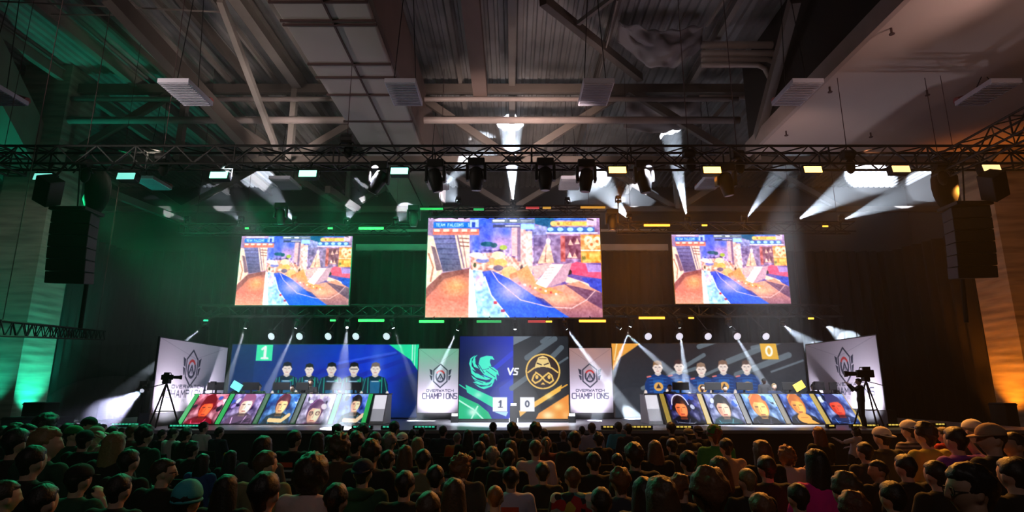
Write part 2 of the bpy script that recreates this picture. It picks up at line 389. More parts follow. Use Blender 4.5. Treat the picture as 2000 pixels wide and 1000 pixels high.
# thin cross rods near the top left and long braces
rods = [((0, 3, 15.0), (440, 24, 15.0), .03), ((100, 28, 15.2), (230, 30, 15.2), .02), ((1060, 0, 14.2), (1250, 152, 19.6), .22), ((1130, 45, 15.4), (1200, -8, 13.6), .10), ((1206, 0, 14.5), (1170, 150, 19.2), .045),
        ((1420, -8, 14), (1380, 50, 16.0), .07), ((1552, 0, 14.2), (1476, 285, 19.0), .26), ((430, 0, 14.2), (540, 290, 19.6), .16), ((1385, 240, 20.6), (1425, 195, 20.6), .12),
        ((210, 375, 23), (390, 445, 26.5), .22), ((640, 370, 22), (700, 410, 26), .22), ((215, -8, 13.9), (500, 300, 19.2), .34)]
rl = ['thin dark rod across the top left of the roof', 'short thin rod parallel to the long one at top left', 'heavy brown brace rising to the plastic sheet', 'short pale strut beside the heavy brown brace',
      'slender pale rod hanging over the hanging lamp', 'thin strut above the plastic sheet corner', 'tall pale brace left of the plaster soffit', 'pale brace left of the big duct', 'short pale strut below the bent pipes',
      'pale beam sloping down behind the left line array', 'pale beam sloping down behind the lit truss lamps', 'big dark main beam running down the left roof bay']
for (a, b, r), lb in zip(rods, rl):
    tag(obj('roof_brace', MB().beam(P(*a), P(*b), r, r * 1.3), M['steel_l'] if r < .2 else M['steel']), lb, 'brace', 'loose braces in the roof')

# big duct
dx0, dx1, dz0, dz1 = -5.42, -3.28, 10.4, 12.7
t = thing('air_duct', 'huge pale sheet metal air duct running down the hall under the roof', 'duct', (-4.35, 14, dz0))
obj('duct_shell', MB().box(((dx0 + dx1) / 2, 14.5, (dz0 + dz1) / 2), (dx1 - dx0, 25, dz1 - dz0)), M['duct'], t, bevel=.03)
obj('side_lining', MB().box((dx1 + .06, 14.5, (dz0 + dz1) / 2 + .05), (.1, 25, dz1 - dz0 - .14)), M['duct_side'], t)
ys = [Pz(640, y_, dz0).y for y_ in (2, 39, 47, 124, 150, 184, 236)]
for y_ in ys:
    obj('seam_strap', MB().box(((dx0 + dx1) / 2, y_, dz0 - .02), (dx1 - dx0 + .1, .05, .06)), M['seam'], t)
obj('centre_seam', MB().box((-4.25, 14.5, dz0 - .015), (.045, 25, .05)), M['seam'], t)
# smaller side ducts right of it
tag(obj('roof_channel', MB().box((-1.15, 10, 12.5), (.5, 20, .5)), M['duct_side']), 'dark narrow boxed channel right of the big duct', 'channel')

# hanging hall lamps, all unlit
lz = 9.45
rows = [(14.15, [-13.5, -8.5, -2.81, 2.18, 7.43, 12.4], 165), (21.1, [-13.5, -8.5, -2.81, 2.18, 7.43], 355)]
lamp_where = [['at the left edge of the photo', 'against the brown truss at upper left', 'against the right side of the big duct', 'right of the central beam under the roof', 'beside the edge of the plaster soffit', 'below the plaster soffit, nearest its shadow'],
              ['far row, above the sloping pale beam', 'far row, behind the green lit lamp', 'far row, behind the lit truss left of centre', 'far row, between two moving heads right of centre', 'far row, behind the orange haze']]
for r, (yy, xs, _) in enumerate(rows):
    for k, x_ in enumerate(xs):
        t = thing('hall_lamp', 'unlit louvred hall lamp with red reflector ' + lamp_where[r][k], 'lamp', (x_, yy, lz), 'unlit hall lamps')
        obj('louvre', MB().box((x_, yy, lz), (.78, 1.25, .12)), M['lamp_body'], t)
        g = MB()
        for j in range(14): g.box((x_, yy - .57 + j * .088, lz - .07), (.72, .02, .03))
        obj('louvre_grille', g, M['lamp_dark'], t)
        obj('reflector', MB().tube([(x_ - .3, yy + .66, lz + .1), (x_, yy + .72, lz + .22), (x_ + .3, yy + .66, lz + .1)], .1, 8), M['lamp_red'], t)
        for sx in (-.3, .3):
            obj('hanger', MB().tube([(x_ + sx, yy, lz + .06), (x_ + sx * .2, yy, 13.52 if x_ < 8 or yy > 20 else zs + .02)], .012, 5), M['black'], t)

# wrinkled plastic sheets
def sheet(name, c4, sag, label, seed):
    a, b, c, d = c4; mb = MB(); N, K = 26, 18
    for j in range(K + 1):
        for i in range(N + 1):
            u, v = i / N, j / K
            p = a.lerp(b, u).lerp(d.lerp(c, u), v)
            s_ = math.sin(PI * u)
            p = p + Vector((0, .25 * noise.noise(Vector((u * 7 + seed, v * 3, seed))), -sag * s_ * (.35 + .65 * v) + .12 * noise.noise(Vector((u * 9, v * 5 + seed, 2)))))
            mb.v.append(tuple(p))
    for j in range(K):
        for i in range(N):
            q = j * (N + 1) + i; mb.f.append((q, q + 1, q + N + 2, q + N + 1))
    o = obj(name, mb, M['plastic'], smooth=True); m_ = o.modifiers.new('solid', 'SOLIDIFY'); m_.thickness = .006
    return tag(o, label, 'plastic sheet')
sheet('plastic_sheet', (P(1208, 40, 16.5), P(1375, 45, 16.5), P(1370, 92, 17.2), P(1205, 82, 17.4)), .85, 'wrinkled grey plastic sheet sagging from the roof above the centre right', 3)
sheet('plastic_sheet', (P(1225, 185, 21), P(1365, 170, 21), P(1372, 235, 21.5), P(1218, 250, 21.5)), .35, 'second plastic sheet draped behind the brown brace', 9)
# bundle of pipes at the right
pl = ['topmost', 'second', 'third', 'lowest']
for k, (y_, xe, r_) in enumerate([(88, 1545, .12), (105, 1520, .12), (116, 1498, .085), (127, 1480, .085)]):
    a = P(1370, y_, 17); b = P(xe, y_, 17); c = P(xe + 26, y_ + 30, 17.2)
    tag(obj('bent_pipe', MB().tube([a, b, b.lerp(c, .25) + Vector((.12, 0, .02)), c], r_, 10), M['pipe'], smooth=True), 'pale pipe bending down beside the plastic sheet, %s of the four' % pl[k], 'pipe', 'bent pipes')
tag(obj('bent_pipe', MB().tube([P(1364, 172, 20.2), P(1370, 188, 20.2), P(1500, 190, 20.2)], .11, 10), M['pipe'], smooth=True), 'single pale pipe with an elbow behind the second plastic sheet', 'pipe')

# ------------------------------------------------------------------ lighting trusses
def truss(a, b, hw, label, group='lighting trusses', step=.5, r=.028, hang=(.06, .94)):
    a, b = Vector(a), Vector(b); d = (b - a); L = d.length; d.normalize()
    up = Vector((0, 0, 1)); sd = d.cross(up).normalized(); u = sd.cross(d)
    t = thing('lighting_truss', label, 'truss', tuple((a + b) / 2), group)
    corners = [sd * hw + u * hw, -sd * hw + u * hw, -sd * hw - u * hw, sd * hw - u * hw]
    for c_ in corners:
        obj('chord', MB().tube([a + c_, b + c_], r, 6), M['blackmetal'], t)
    mb = MB(); n = max(2, int(L / step))
    for k in range(n):
        p0 = a + d * (L * k / n); p1 = a + d * (L * (k + 1) / n)
        for j in range(4):
            c0, c1 = corners[j], corners[(j + 1) % 4]
            if (k + j) % 2: c0, c1 = c1, c0
            mb.beam(p0 + c0, p1 + c1, r * .9, r * .9)
        if k % 5 == 0:
            for j in range(4): mb.beam(p0 + corners[j], p0 + corners[(j + 1) % 4], r, r)
    obj('lattice', mb, M['blackmetal'], t)
    for k_ in hang:
        q_ = a.lerp(b, k_); obj('chain', MB().tube([q_ + Vector((0, 0, hw)), Vector((q_.x, q_.y, 13.4 if not (q_.x > 8.2 and q_.y < 19.4) else 9.9))], .008, 5), M['seam'], t)
    return t
zt = 7.67
truss((-14.5, 14.25, zt), (14.5, 14.25, zt), .235, 'long black box truss carrying the wash lights across the hall', r=.032, hang=())
truss((11.2, 14.6, 7.55), (11.2, 6.0, 7.55), .235, 'black truss running towards the viewer at upper right')
truss((-12.9, 14.6, 7.55), (-12.9, 6.0, 7.55), .235, 'black truss running towards the viewer at upper left')
truss(P(840, 416, 19.8), P(1170, 414, 19.8), .18, 'short black truss directly above the centre screen')
truss(P(355, 448, 19.8), P(800, 448, 19.8), .17, 'black truss above the screen with green light tubes')
truss(P(1205, 445, 19.8), P(1665, 445, 19.8), .17, 'black truss above the screen with amber light tubes')
truss(P(388, 607, 20.75), P(1640, 607, 20.75), .19, 'low black truss below the three screens')
truss(P(-20, 640, 10.0), P(195, 655, 18.0), .13, 'low black truss entering at the left edge in front of the column', step=.3, r=.018)

# wash lights
gl = ['nearest the left column', 'second from the left column', 'third from the left column', 'fourth from the left column', 'brightest, nearest the centre',
      'brightest, nearest the centre', 'second from the centre', 'third from the centre', 'fourth from the centre', 'last, near the right column']
for i, (px, py, c) in enumerate(WASH):
    p = P(px, py, 13.75)
    dim = i in (0, 1, 9, 8)
    t = thing('wash_light', ('green' if c == 'g' else 'orange') + ' glowing rectangular wash light under the long truss, ' + gl[i], 'stage light', p, 'green wash lights' if c == 'g' else 'orange wash lights')
    rot = Euler((math.radians(-12), 0, 0)).to_matrix()
    obj('housing', MB().box(p + Vector((0, .12, .0)), (.46, .2, .22), rot), M['black'], t, bevel=.015)
    key = ('wash_g' if not dim else 'wash_gd') if c == 'g' else ('wash_o' if not dim else 'wash_od')
    obj('led_face', MB().box(p + Vector((0, 0, -.01)), (.42, .02, .17), rot), M[key], t)
    obj('yoke', MB().tube([p + Vector((-.26, .12, 0)), p + Vector((-.26, .14, .2)), p + Vector((.26, .14, .2)), p + Vector((.26, .12, 0))], .014, 6), M['black'], t)
    obj('clamp', MB().tube([p + Vector((0, .14, .19)), Vector((p.x, 14.015, 7.45))], .03, 6), M['black'], t)

# big moving heads hanging under the long truss
def moving_head(p, s, label, lit=None, tilt=(0, 0, -1), group='moving heads under the long truss', body='black', hold=None):
    p = Vector(p); d = Vector(tilt).normalized()
    t = thing('moving_head_light', label, 'stage light', p, group)
    obj('base', MB().box(p + Vector((0, 0, .36 * s)), (.42 * s, .3 * s, .2 * s)), M[body], t, bevel=.02 * s)
    for sx in (-1, 1):
        obj('yoke_arm', MB().box(p + Vector((sx * .22 * s, 0, .1 * s)), (.07 * s, .18 * s, .42 * s)), M[body], t, bevel=.02 * s)
    a = p - d * .24 * s; b = p + d * .34 * s
    obj('head', MB().tube([a, a.lerp(b, .08), a.lerp(b, .45), a.lerp(b, .8), b], [.08 * s, .15 * s, .18 * s, .15 * s, .13 * s], 12), M['blackmetal'], t, smooth=True)
    obj('lens', MB().tube([b, b + d * .015 * s], .11 * s, 12), M[lit] if lit else M['lamp_dark'], t)
    if hold is not None: obj('clamp', MB().tube([p + Vector((0, 0, .42 * s)), hold], .022, 6), M[body], t)
    return t
heads = [(740, 352, 'right of the fourth green wash light', (-.5, .3, -.8)), (850, 348, 'between the brightest green light and the narrow white beam', (.2, .2, -.9)), (930, 345, 'just left of the tall central beam', (0, .2, -1)),
         (1065, 345, 'just right of the tall central beam', (0, .1, -1)), (1145, 348, 'left of the brightest orange wash light', (-.1, .1, -1)), (1258, 350, 'right of the brightest orange wash light', (.1, .1, -1)), (1418, 356, 'right of the second orange wash light', (.2, .1, -1)),
         (548, 420, 'low under the truss in the green haze', (0, .3, -1)), (808, 425, 'hanging low above the gap left of the centre screen', (0, .1, -1)), (1195, 432, 'hanging low at the right shoulder of the centre screen', (0, .1, -1))]
for (px, py, lb, tl) in heads:
    yy = 14.0 if py < 400 else 18.5
    q_ = P(px, py, yy); moving_head(q_, 1.0 if py < 400 else .85, 'large black moving head light ' + lb, tilt=tl, hold=Vector((q_.x, 14.02, 7.45)) if py < 400 else Vector((q_.x, 19.45, P(px, 412, 19.5).z)))
# chain hoists on the truss
for (px, py, lb) in [(318, 308, 'between the second and third green lights'), (678, 272, 'above the fourth green light'), (1345, 300, 'above the second orange light'), (1440, 303, 'right of the second orange light'), (1655, 303, 'between the third and fourth orange lights'), (1835, 325, 'above the right line array'), (165, 320, 'above the left line array')]:
    p = P(px, py, 14.2)
    t = thing('chain_hoist', 'black chain hoist motor on the long truss, ' + lb, 'hoist', p, 'chain hoists')
    obj('motor', MB().tube([p + Vector((-.14, 0, 0)), p + Vector((.14, 0, 0))], .13, 12), M['black'], t)
    obj('chain_bag', MB().sphere(p + Vector((.05, .02, -.3)), (.12, .1, .2)), M['blackmatte'], t, smooth=True)
    top = zs if p.x > 8 else (10.39 if -5.5 < p.x < -3.2 else 13.2)
    obj('chain', MB().tube([p + Vector((0, 0, .1)), Vector((p.x, p.y, top))], .010, 5), M['seam'], t)
    obj('sling', MB().tube([p + Vector((-.25, 0, -.25)), p + Vector((0, 0, .12)), p + Vector((.25, 0, -.25))], .02, 5), M['black'], t)

# small beam lights on the rear trusses
nm = ['first', 'second', 'third', 'fourth', 'fifth', 'sixth', 'seventh', 'eighth', 'ninth', 'tenth', 'eleventh', 'twelfth', 'thirteenth', 'fourteenth', 'fifteenth', 'sixteenth']
def small_head(p, d, label, group, s=.5, hold=None):
    t = moving_head(p - d * .2 * s, s, label, 'lens', d, group, hold=hold)
    return t
order = sorted(range(len(BEAM_UP)), key=lambda i: BEAM_UP[i][0])
for i, (a, b, c, d, e, deg) in enumerate(BEAM_UP):
    s_ = P(a, b, 19.6); dd = (up_target(c, d) - s_).normalized()
    small_head(s_, dd, 'small beam light above the screens throwing a narrow white beam, %s from the left' % nm[order.index(i)], 'upper row of beam lights', .42, Vector((s_.x, 19.75, P(a, 448 if b > 420 else 416, 19.75).z)))
order = sorted(range(len(BEAM_DOWN)), key=lambda i: BEAM_DOWN[i][0])
for i, (a, b, c, d, yt, e, deg) in enumerate(BEAM_DOWN):
    s_ = P(a, b, 19.4); dd = (P(c, d, yt) - s_).normalized()
    small_head(s_, dd, 'small beam light below the screens shining down on the stage, %s from the left' % nm[order.index(i)], 'lower row of beam lights', .38, Vector((s_.x, 20.55, P(a, 611, 20.55).z)))
t = moving_head(WINGB[0] - (WINGB[1] - WINGB[0]).normalized() * .1, .5, 'small floor moving head on a stand throwing a wide pale beam beside the left banner', 'par', WINGB[1] - WINGB[0], 'floor moving heads')
obj('stand', MB().tube([Vector((WINGB[0].x, WINGB[0].y, .92)), WINGB[0] - Vector((0, 0, .1))], .04, 8), M['black'], t)
# round par lights
for k, px in enumerate([530, 585, 641, 695, 755, 1266, 1327, 1383, 1440, 1496]):
    p = P(px, 657, 19.2)
    t = thing('par_light', 'round white par light over the %s player wall, %s of five from the left' % ('blue' if k < 5 else 'dark', nm[k % 5]), 'stage light', p, 'round par lights')
    d = Vector((-.25 if k < 5 else .1, -1, -.45)).normalized()
    obj('can', MB().tube([p - d * .22, p - d * .18, p], [.06, .11, .13], 12), M['black'], t, smooth=True)
    obj('lens', MB().tube([p, p + d * .012], .115, 16), M['par'], t)
    obj('drop_arm', MB().tube([p + Vector((0, .1, .22)), Vector((p.x, 20.56, P(px, 611, 20.56).z))], .018, 6), M['black'], t)
    obj('yoke', MB().tube([p + Vector((-.15, .1, 0)), p + Vector((-.15, .1, .22)), p + Vector((.15, .1, .22)), p + Vector((.15, .1, 0))], .012, 5), M['black'], t)

# light tubes
BARS = [(725, 446, 48, 'bar_g', 'upper', 'above the left screen'), (482, 446, 6, 'bar_g', 'upper', 'tiny lit end above the left screen'), (645, 446, 9, 'bar_g', 'upper', 'short stub left of the long tube'), (842, 408, 46, 'bar_gd', 'upper', 'over the left corner of the centre screen'), (935, 409, 20, 'bar_gd', 'upper', 'over the middle of the centre screen'),
        (1040, 406, 26, 'bar_r', 'upper', 'over the centre screen, right of its middle'), (1068, 406, 16, 'bar_od', 'upper', 'beside the dim red tube'), (1158, 405, 48, 'bar_od', 'upper', 'over the right corner of the centre screen'), (1283, 440, 50, 'bar_o', 'upper', 'between centre and right screens'),
        (1376, 440, 10, 'bar_o', 'upper', 'short lit end above the right screen'), (1612, 442, 10, 'bar_o', 'upper', 'short lit end past the right screen'),
        (402, 626, 8, 'bar_t', 'lower', 'short lit end far left below the left screen'), (650, 626, 10, 'bar_g', 'lower', 'short lit end under the left screen corner'), (725, 626, 50, 'bar_g', 'lower', 'between left and centre screens'), (843, 628, 48, 'bar_g', 'lower', 'under the left corner of the centre screen'),
        (955, 628, 48, 'bar_gd', 'lower', 'under the centre screen, left of its middle'), (1048, 628, 34, 'bar_r', 'lower', 'under the centre screen, right of its middle'), (1072, 628, 12, 'bar_o', 'lower', 'beside the dim red tube'), (1157, 627, 52, 'bar_o', 'lower', 'under the right corner of the centre screen'),
        (1273, 621, 50, 'bar_o', 'lower', 'between centre and right screens'), (1350, 621, 10, 'bar_o', 'lower', 'short lit end under the right screen'), (1584, 622, 10, 'bar_o', 'lower', 'short lit end past the right screen')]
for (px, py, w_, mk, row, lb) in BARS:
    yy = 19.3
    a, b = P(px - w_ / 2, py, yy), P(px + w_ / 2, py, yy); b.z = a.z
    colr = {'bar_g': 'bright green', 'bar_gd': 'dim green', 'bar_r': 'dim red', 'bar_od': 'dim amber', 'bar_o': 'bright amber', 'bar_t': 'teal'}[mk]
    t = thing('light_tube', '%s light tube on the %s rig, %s' % (colr, row, lb), 'light tube', (a + b) / 2, 'light tubes on the %s rig' % row)
    obj('tube', MB().tube([a, b], .04 if w_ > 15 else .03, 8), M[mk], t)
    obj('bracket', MB().box((a + b) / 2 + Vector((0, .08, .04)), ((b - a).length + .04, .06, .09)), M['black'], t)
    ty_ = 19.6 if row == 'upper' else 20.56; m_ = (a + b) / 2
    obj('support_arm', MB().tube([m_ + Vector((0, .08, .05)), Vector((m_.x, ty_, P(px, (448 if py > 420 else 416) if row == 'upper' else 611, ty_).z))], .02, 6), M['black'], t)

# line arrays
def line_array(x0, y0, ztop, n, lean, label):
    t = thing('line_array_speaker', label, 'speaker', (x0, y0, ztop))
    z = ztop; y = y0; ang = 0
    for k in range(n):
        r_ = Euler((ang, 0, lean)).to_matrix()
        obj('cabinet', MB().box((x0, y, z - .15), (.86, .5, .285), r_), M['black'], t, bevel=.02)
        ang += math.radians(1.6); z -= .29; y += .29 * math.sin(ang)
    obj('fly_frame', MB().box((x0, y0, ztop + .06), (.9, .7, .08)), M['blackmetal'], t)
    obj('chain', MB().tube([(x0, y0, ztop + .1), (x0, 14.03, 7.46)], .02, 6), M['blackmetal'], t)
a = P(150, 418, 14.2); line_array(a.x, 14.2, a.z, 6, .2, 'black hanging line array speaker before the left concrete column')
a = P(1885, 408, 14.2); line_array(a.x, 14.2, a.z, 6, -.2, 'black hanging line array speaker before the right concrete column')
for (px, py, rz, lb) in [(95, 372, .5, 'small black wedge speaker hanging before the left column'), (1940, 362, -.5, 'small black wedge speaker hanging before the right column')]:
    p = P(px, py, 13.6); t = thing('hanging_speaker', lb, 'speaker', p)
    obj('cabinet', MB().box(p, (.42, .4, .66), Euler((.5, rz, 0)).to_matrix()), M['black'], t, bevel=.02)
    obj('bracket', MB().tube([p + Vector((0, 0, .2)), Vector((p.x, 14.02, 7.45))], .03, 6), M['blackmetal'], t)
for (px, py, lb) in [(190, 375, 'left'), (1845, 365, 'right')]:
    p = P(px, py, 15.0); t = thing('cable_bundle', 'thick black cable bundle hanging beside the %s line array' % ('green side' if lb == 'left' else 'orange side'), 'cables', p)
    obj('cable_coil', MB().sphere(p, (.34, .25, .62), fn=lambda d: p + Vector((d.x * .34, d.y * .25, d.z * .62)) * (1 + .25 * noise.noise(d * 3))), M['blackmatte'], t, smooth=True)
    obj('cable_hook', MB().tube([p + Vector((0, 0, .5)), Vector((p.x, 14.5, 7.46))], .03, 6), M['blackmatte'], t)
    obj('cable_tail', MB().tube([p + Vector((0, 0, -.5)), p + Vector((.1, 0, -2.0)), p + Vector((.05, .1, -3.6))], .05, 6), M['blackmatte'], t, smooth=True)
# ------------------------------------------------------------------ raster canvas for LED pictures and prints
def srgb2lin(c):
    c = np.clip(c, 0, 1); return np.where(c <= .04045, c / 12.92, ((c + .055) / 1.055) ** 2.4)
class Canvas:
    def __init__(s, w_, h_, bgc, x0=0, y0=0, x1=1, y1=1, ss=2):
        s.w, s.h, s.ss = w_, h_, ss
        s.W, s.H = w_ * ss, h_ * ss
        s.a = np.zeros((s.H, s.W, 3)); s.a[:] = np.array(bgc) / 255.
        gx = (np.arange(s.W) + .5) / s.W; gy = (np.arange(s.H) + .5) / s.H
        s.X, s.Y = np.meshgrid(x0 + gx * (x1 - x0), y0 + gy * (y1 - y0))
        s.px = (x1 - x0) / s.W
        s.rng = np.random.RandomState(5); s.contrast = 1.0; s.lift = 0.0
    def blend(s, m, col, al=1.0):
        m = (m * al)[..., None]; s.a = s.a * (1 - m) + (np.array(col) / 255.) * m
    def pmask(s, pts):
        X, Y = s.X, s.Y; m = np.zeros(X.shape, bool); n = len(pts)
        for i in range(n):
            xa, ya = pts[i]; xb, yb = pts[(i + 1) % n]
            if ya == yb: continue
            m ^= ((ya > Y) != (yb > Y)) & (X < (xb - xa) * (Y - ya) / (yb - ya) + xa)
        return m.astype(float)
    def poly(s, pts, col, al=1.0): s.blend(s.pmask(pts), col, al)
    def grad(s, pts, c0, c1, axis='y'):
        m = s.pmask(pts); xs = [p[0] for p in pts]; ys = [p[1] for p in pts]
        t = (s.Y - min(ys)) / (max(ys) - min(ys)) if axis == 'y' else (s.X - min(xs)) / (max(xs) - min(xs))
        t = np.clip(t, 0, 1)[..., None]; col = np.array(c0) / 255. * (1 - t) + np.array(c1) / 255. * t
        s.a = s.a * (1 - m[..., None]) + col * m[..., None]
    def rect(s, x0, y0, x1, y1, col, al=1.0): s.poly([(x0, y0), (x1, y0), (x1, y1), (x0, y1)], col, al)
    def ell(s, cx_, cy_, rx, ry, col, al=1.0, rot=0):
        dx, dy = s.X - cx_, s.Y - cy_; c, n = math.cos(rot), math.sin(rot)
        s.blend((((dx * c + dy * n) / rx) ** 2 + ((-dx * n + dy * c) / ry) ** 2 < 1).astype(float), col, al)
    def glow(s, cx_, cy_, rx, ry, col, al=1.0):
        s.blend(np.exp(-(((s.X - cx_) / rx) ** 2 + ((s.Y - cy_) / ry) ** 2)), col, al)
    def line(s, pts, wd, col, al=1.0):
        m = np.zeros(s.X.shape, bool)
        for (xa, ya), (xb, yb) in zip(pts, pts[1:]):
            dx, dy = xb - xa, yb - ya; L = dx * dx + dy * dy + 1e-12
            t = np.clip(((s.X - xa) * dx + (s.Y - ya) * dy) / L, 0, 1)
            m |= (s.X - xa - t * dx) ** 2 + (s.Y - ya - t * dy) ** 2 < (wd / 2) ** 2
        s.blend(m.astype(float), col, al)
    def ring(s, cx_, cy_, rx, ry, wd, col, a0=0, a1=360, al=1.0):
        n = 48; pts = [(cx_ + rx * math.cos(math.radians(a0 + (a1 - a0) * k / n)), cy_ + ry * math.sin(math.radians(a0 + (a1 - a0) * k / n))) for k in range(n + 1)]
        s.line(pts, wd, col, al)
    def noise_(s, amp, cells, region=None):
        n = s.rng.rand(cells[1] + 2, cells[0] + 2) - .5
        u = (np.arange(s.W) / s.W) * cells[0]; v = (np.arange(s.H) / s.H) * cells[1]
        ui, vi = u.astype(int), v.astype(int); uf, vf = (u - ui)[None, :], (v - vi)[:, None]
        f = (n[vi][:, ui] * (1 - uf) * (1 - vf) + n[vi][:, ui + 1] * uf * (1 - vf) + n[vi + 1][:, ui] * (1 - uf) * vf + n[vi + 1][:, ui + 1] * uf * vf)
        m = 1 if region is None else s.pmask(region)
        s.a += (f * amp * m)[..., None]
    def text(s, t, x, y, hgt, col, wd=None, adv=.78, slant=0, al=1.0, cw=.55):
        wd = wd or hgt * .17
        for ch in t:
            for st in FONT.get(ch, []):
                s.line([(x + (px * cw + (1 - py) * slant) * hgt, y + py * hgt) for px, py in st], wd, col, al)
            x += hgt * adv
    def blur(s, n=1):
        for _ in range(n):
            p = np.pad(s.a, ((1, 1), (1, 1), (0, 0)), 'edge'); s.a = (p[:-2, 1:-1] + p[2:, 1:-1] + p[1:-1, :-2] + p[1:-1, 2:] + 2 * p[1:-1, 1:-1]) / 6
    def out(s):
        a = np.clip(s.a, 0, 1).reshape(s.h, s.ss, s.w, s.ss, 3).mean((1, 3)); return srgb2lin((a - .5) * s.contrast + .5 + s.lift)
O_ = [(.15, 0), (.85, 0), (1, .15), (1, .85), (.85, 1), (.15, 1), (0, .85), (0, .15), (.15, 0)]
FONT = {'O': [O_], '0': [O_], 'V': [[(0, 0), (.5, 1), (1, 0)]], 'E': [[(1, 0), (0, 0), (0, 1), (1, 1)], [(0, .5), (.8, .5)]], 'R': [[(0, 1), (0, 0), (.9, 0), (1, .2), (.9, .5), (0, .5)], [(.5, .5), (1, 1)]],
        'W': [[(0, 0), (.25, 1), (.5, .3), (.75, 1), (1, 0)]], 'A': [[(0, 1), (.5, 0), (1, 1)], [(.22, .65), (.78, .65)]], 'T': [[(0, 0), (1, 0)], [(.5, 0), (.5, 1)]],
        'C': [[(1, 0), (.15, 0), (0, .15), (0, .85), (.15, 1), (1, 1)]], 'H': [[(0, 0), (0, 1)], [(1, 0), (1, 1)], [(0, .5), (1, .5)]], 'M': [[(0, 1), (0, 0), (.5, .6), (1, 0), (1, 1)]],
        'P': [[(0, 1), (0, 0), (.9, 0), (1, .2), (.9, .5), (0, .5)]], 'I': [[(.5, 0), (.5, 1)]], 'N': [[(0, 1), (0, 0), (1, 1), (1, 0)]], 'S': [[(1, 0), (.1, 0), (0, .2), (.1, .48), (.9, .52), (1, .8), (.9, 1), (0, 1)]],
        '1': [[(.25, .2), (.55, 0), (.55, 1)], [(.2, 1), (.9, 1)]], 'F': [[(1, 0), (0, 0), (0, 1)], [(0, .5), (.8, .5)]], 'L': [[(0, 0), (0, 1), (1, 1)]]}

def art_panel(name, cv, TL, TR, BR, BL, m, parent, thick=.06, frame=True, frame_name='frame', fw=.03):
    """a flat lit or printed panel with its picture as colours of a fine grid, on a solid frame"""
    TL, TR, BR, BL = [Vector(p) for p in (TL, TR, BR, BL)]
    col = cv.out(); h, w_ = col.shape[:2]
    u = np.linspace(0, 1, w_)[None, :, None]; v = np.linspace(0, 1, h)[:, None, None]
    g = (np.array(TL) * (1 - u) * (1 - v) + np.array(TR) * u * (1 - v) + np.array(BR) * u * v + np.array(BL) * (1 - u) * v).reshape(-1, 3)
    idx = (np.arange(h - 1)[:, None] * w_ + np.arange(w_ - 1)[None, :])
    f = np.stack([idx, idx + w_, idx + w_ + 1, idx + 1], -1).reshape(-1, 4)
    me = bpy.data.meshes.new(name)
    me.vertices.add(len(g)); me.vertices.foreach_set('co', g.astype(np.float32).ravel())
    me.loops.add(f.size); me.loops.foreach_set('vertex_index', f.astype(np.int32).ravel())
    me.polygons.add(len(f)); me.polygons.foreach_set('loop_start', np.arange(0, f.size, 4, dtype=np.int32))
    me.update(calc_edges=True)
    at = me.color_attributes.new('Col', 'FLOAT_COLOR', 'POINT')
    at.data.foreach_set('color', np.concatenate([col.reshape(-1, 3), np.ones((h * w_, 1))], 1).astype(np.float32).ravel())
    o = obj(name, me, m, parent)
    if frame:
        nrm = (TR - TL).cross(BL - TL).normalized()      # points away from the viewer's side
        ex, ey = (TR - TL).normalized() * fw, (BL - TL).normalized() * fw
        off = nrm * .004
        mb_ = MB().prism([TL - ex - ey + off, TR + ex - ey + off, BR + ex + ey + off, BL - ex + ey + off], nrm * thick)
        obj(frame_name, mb_, M['led_frame'], parent)
    return o

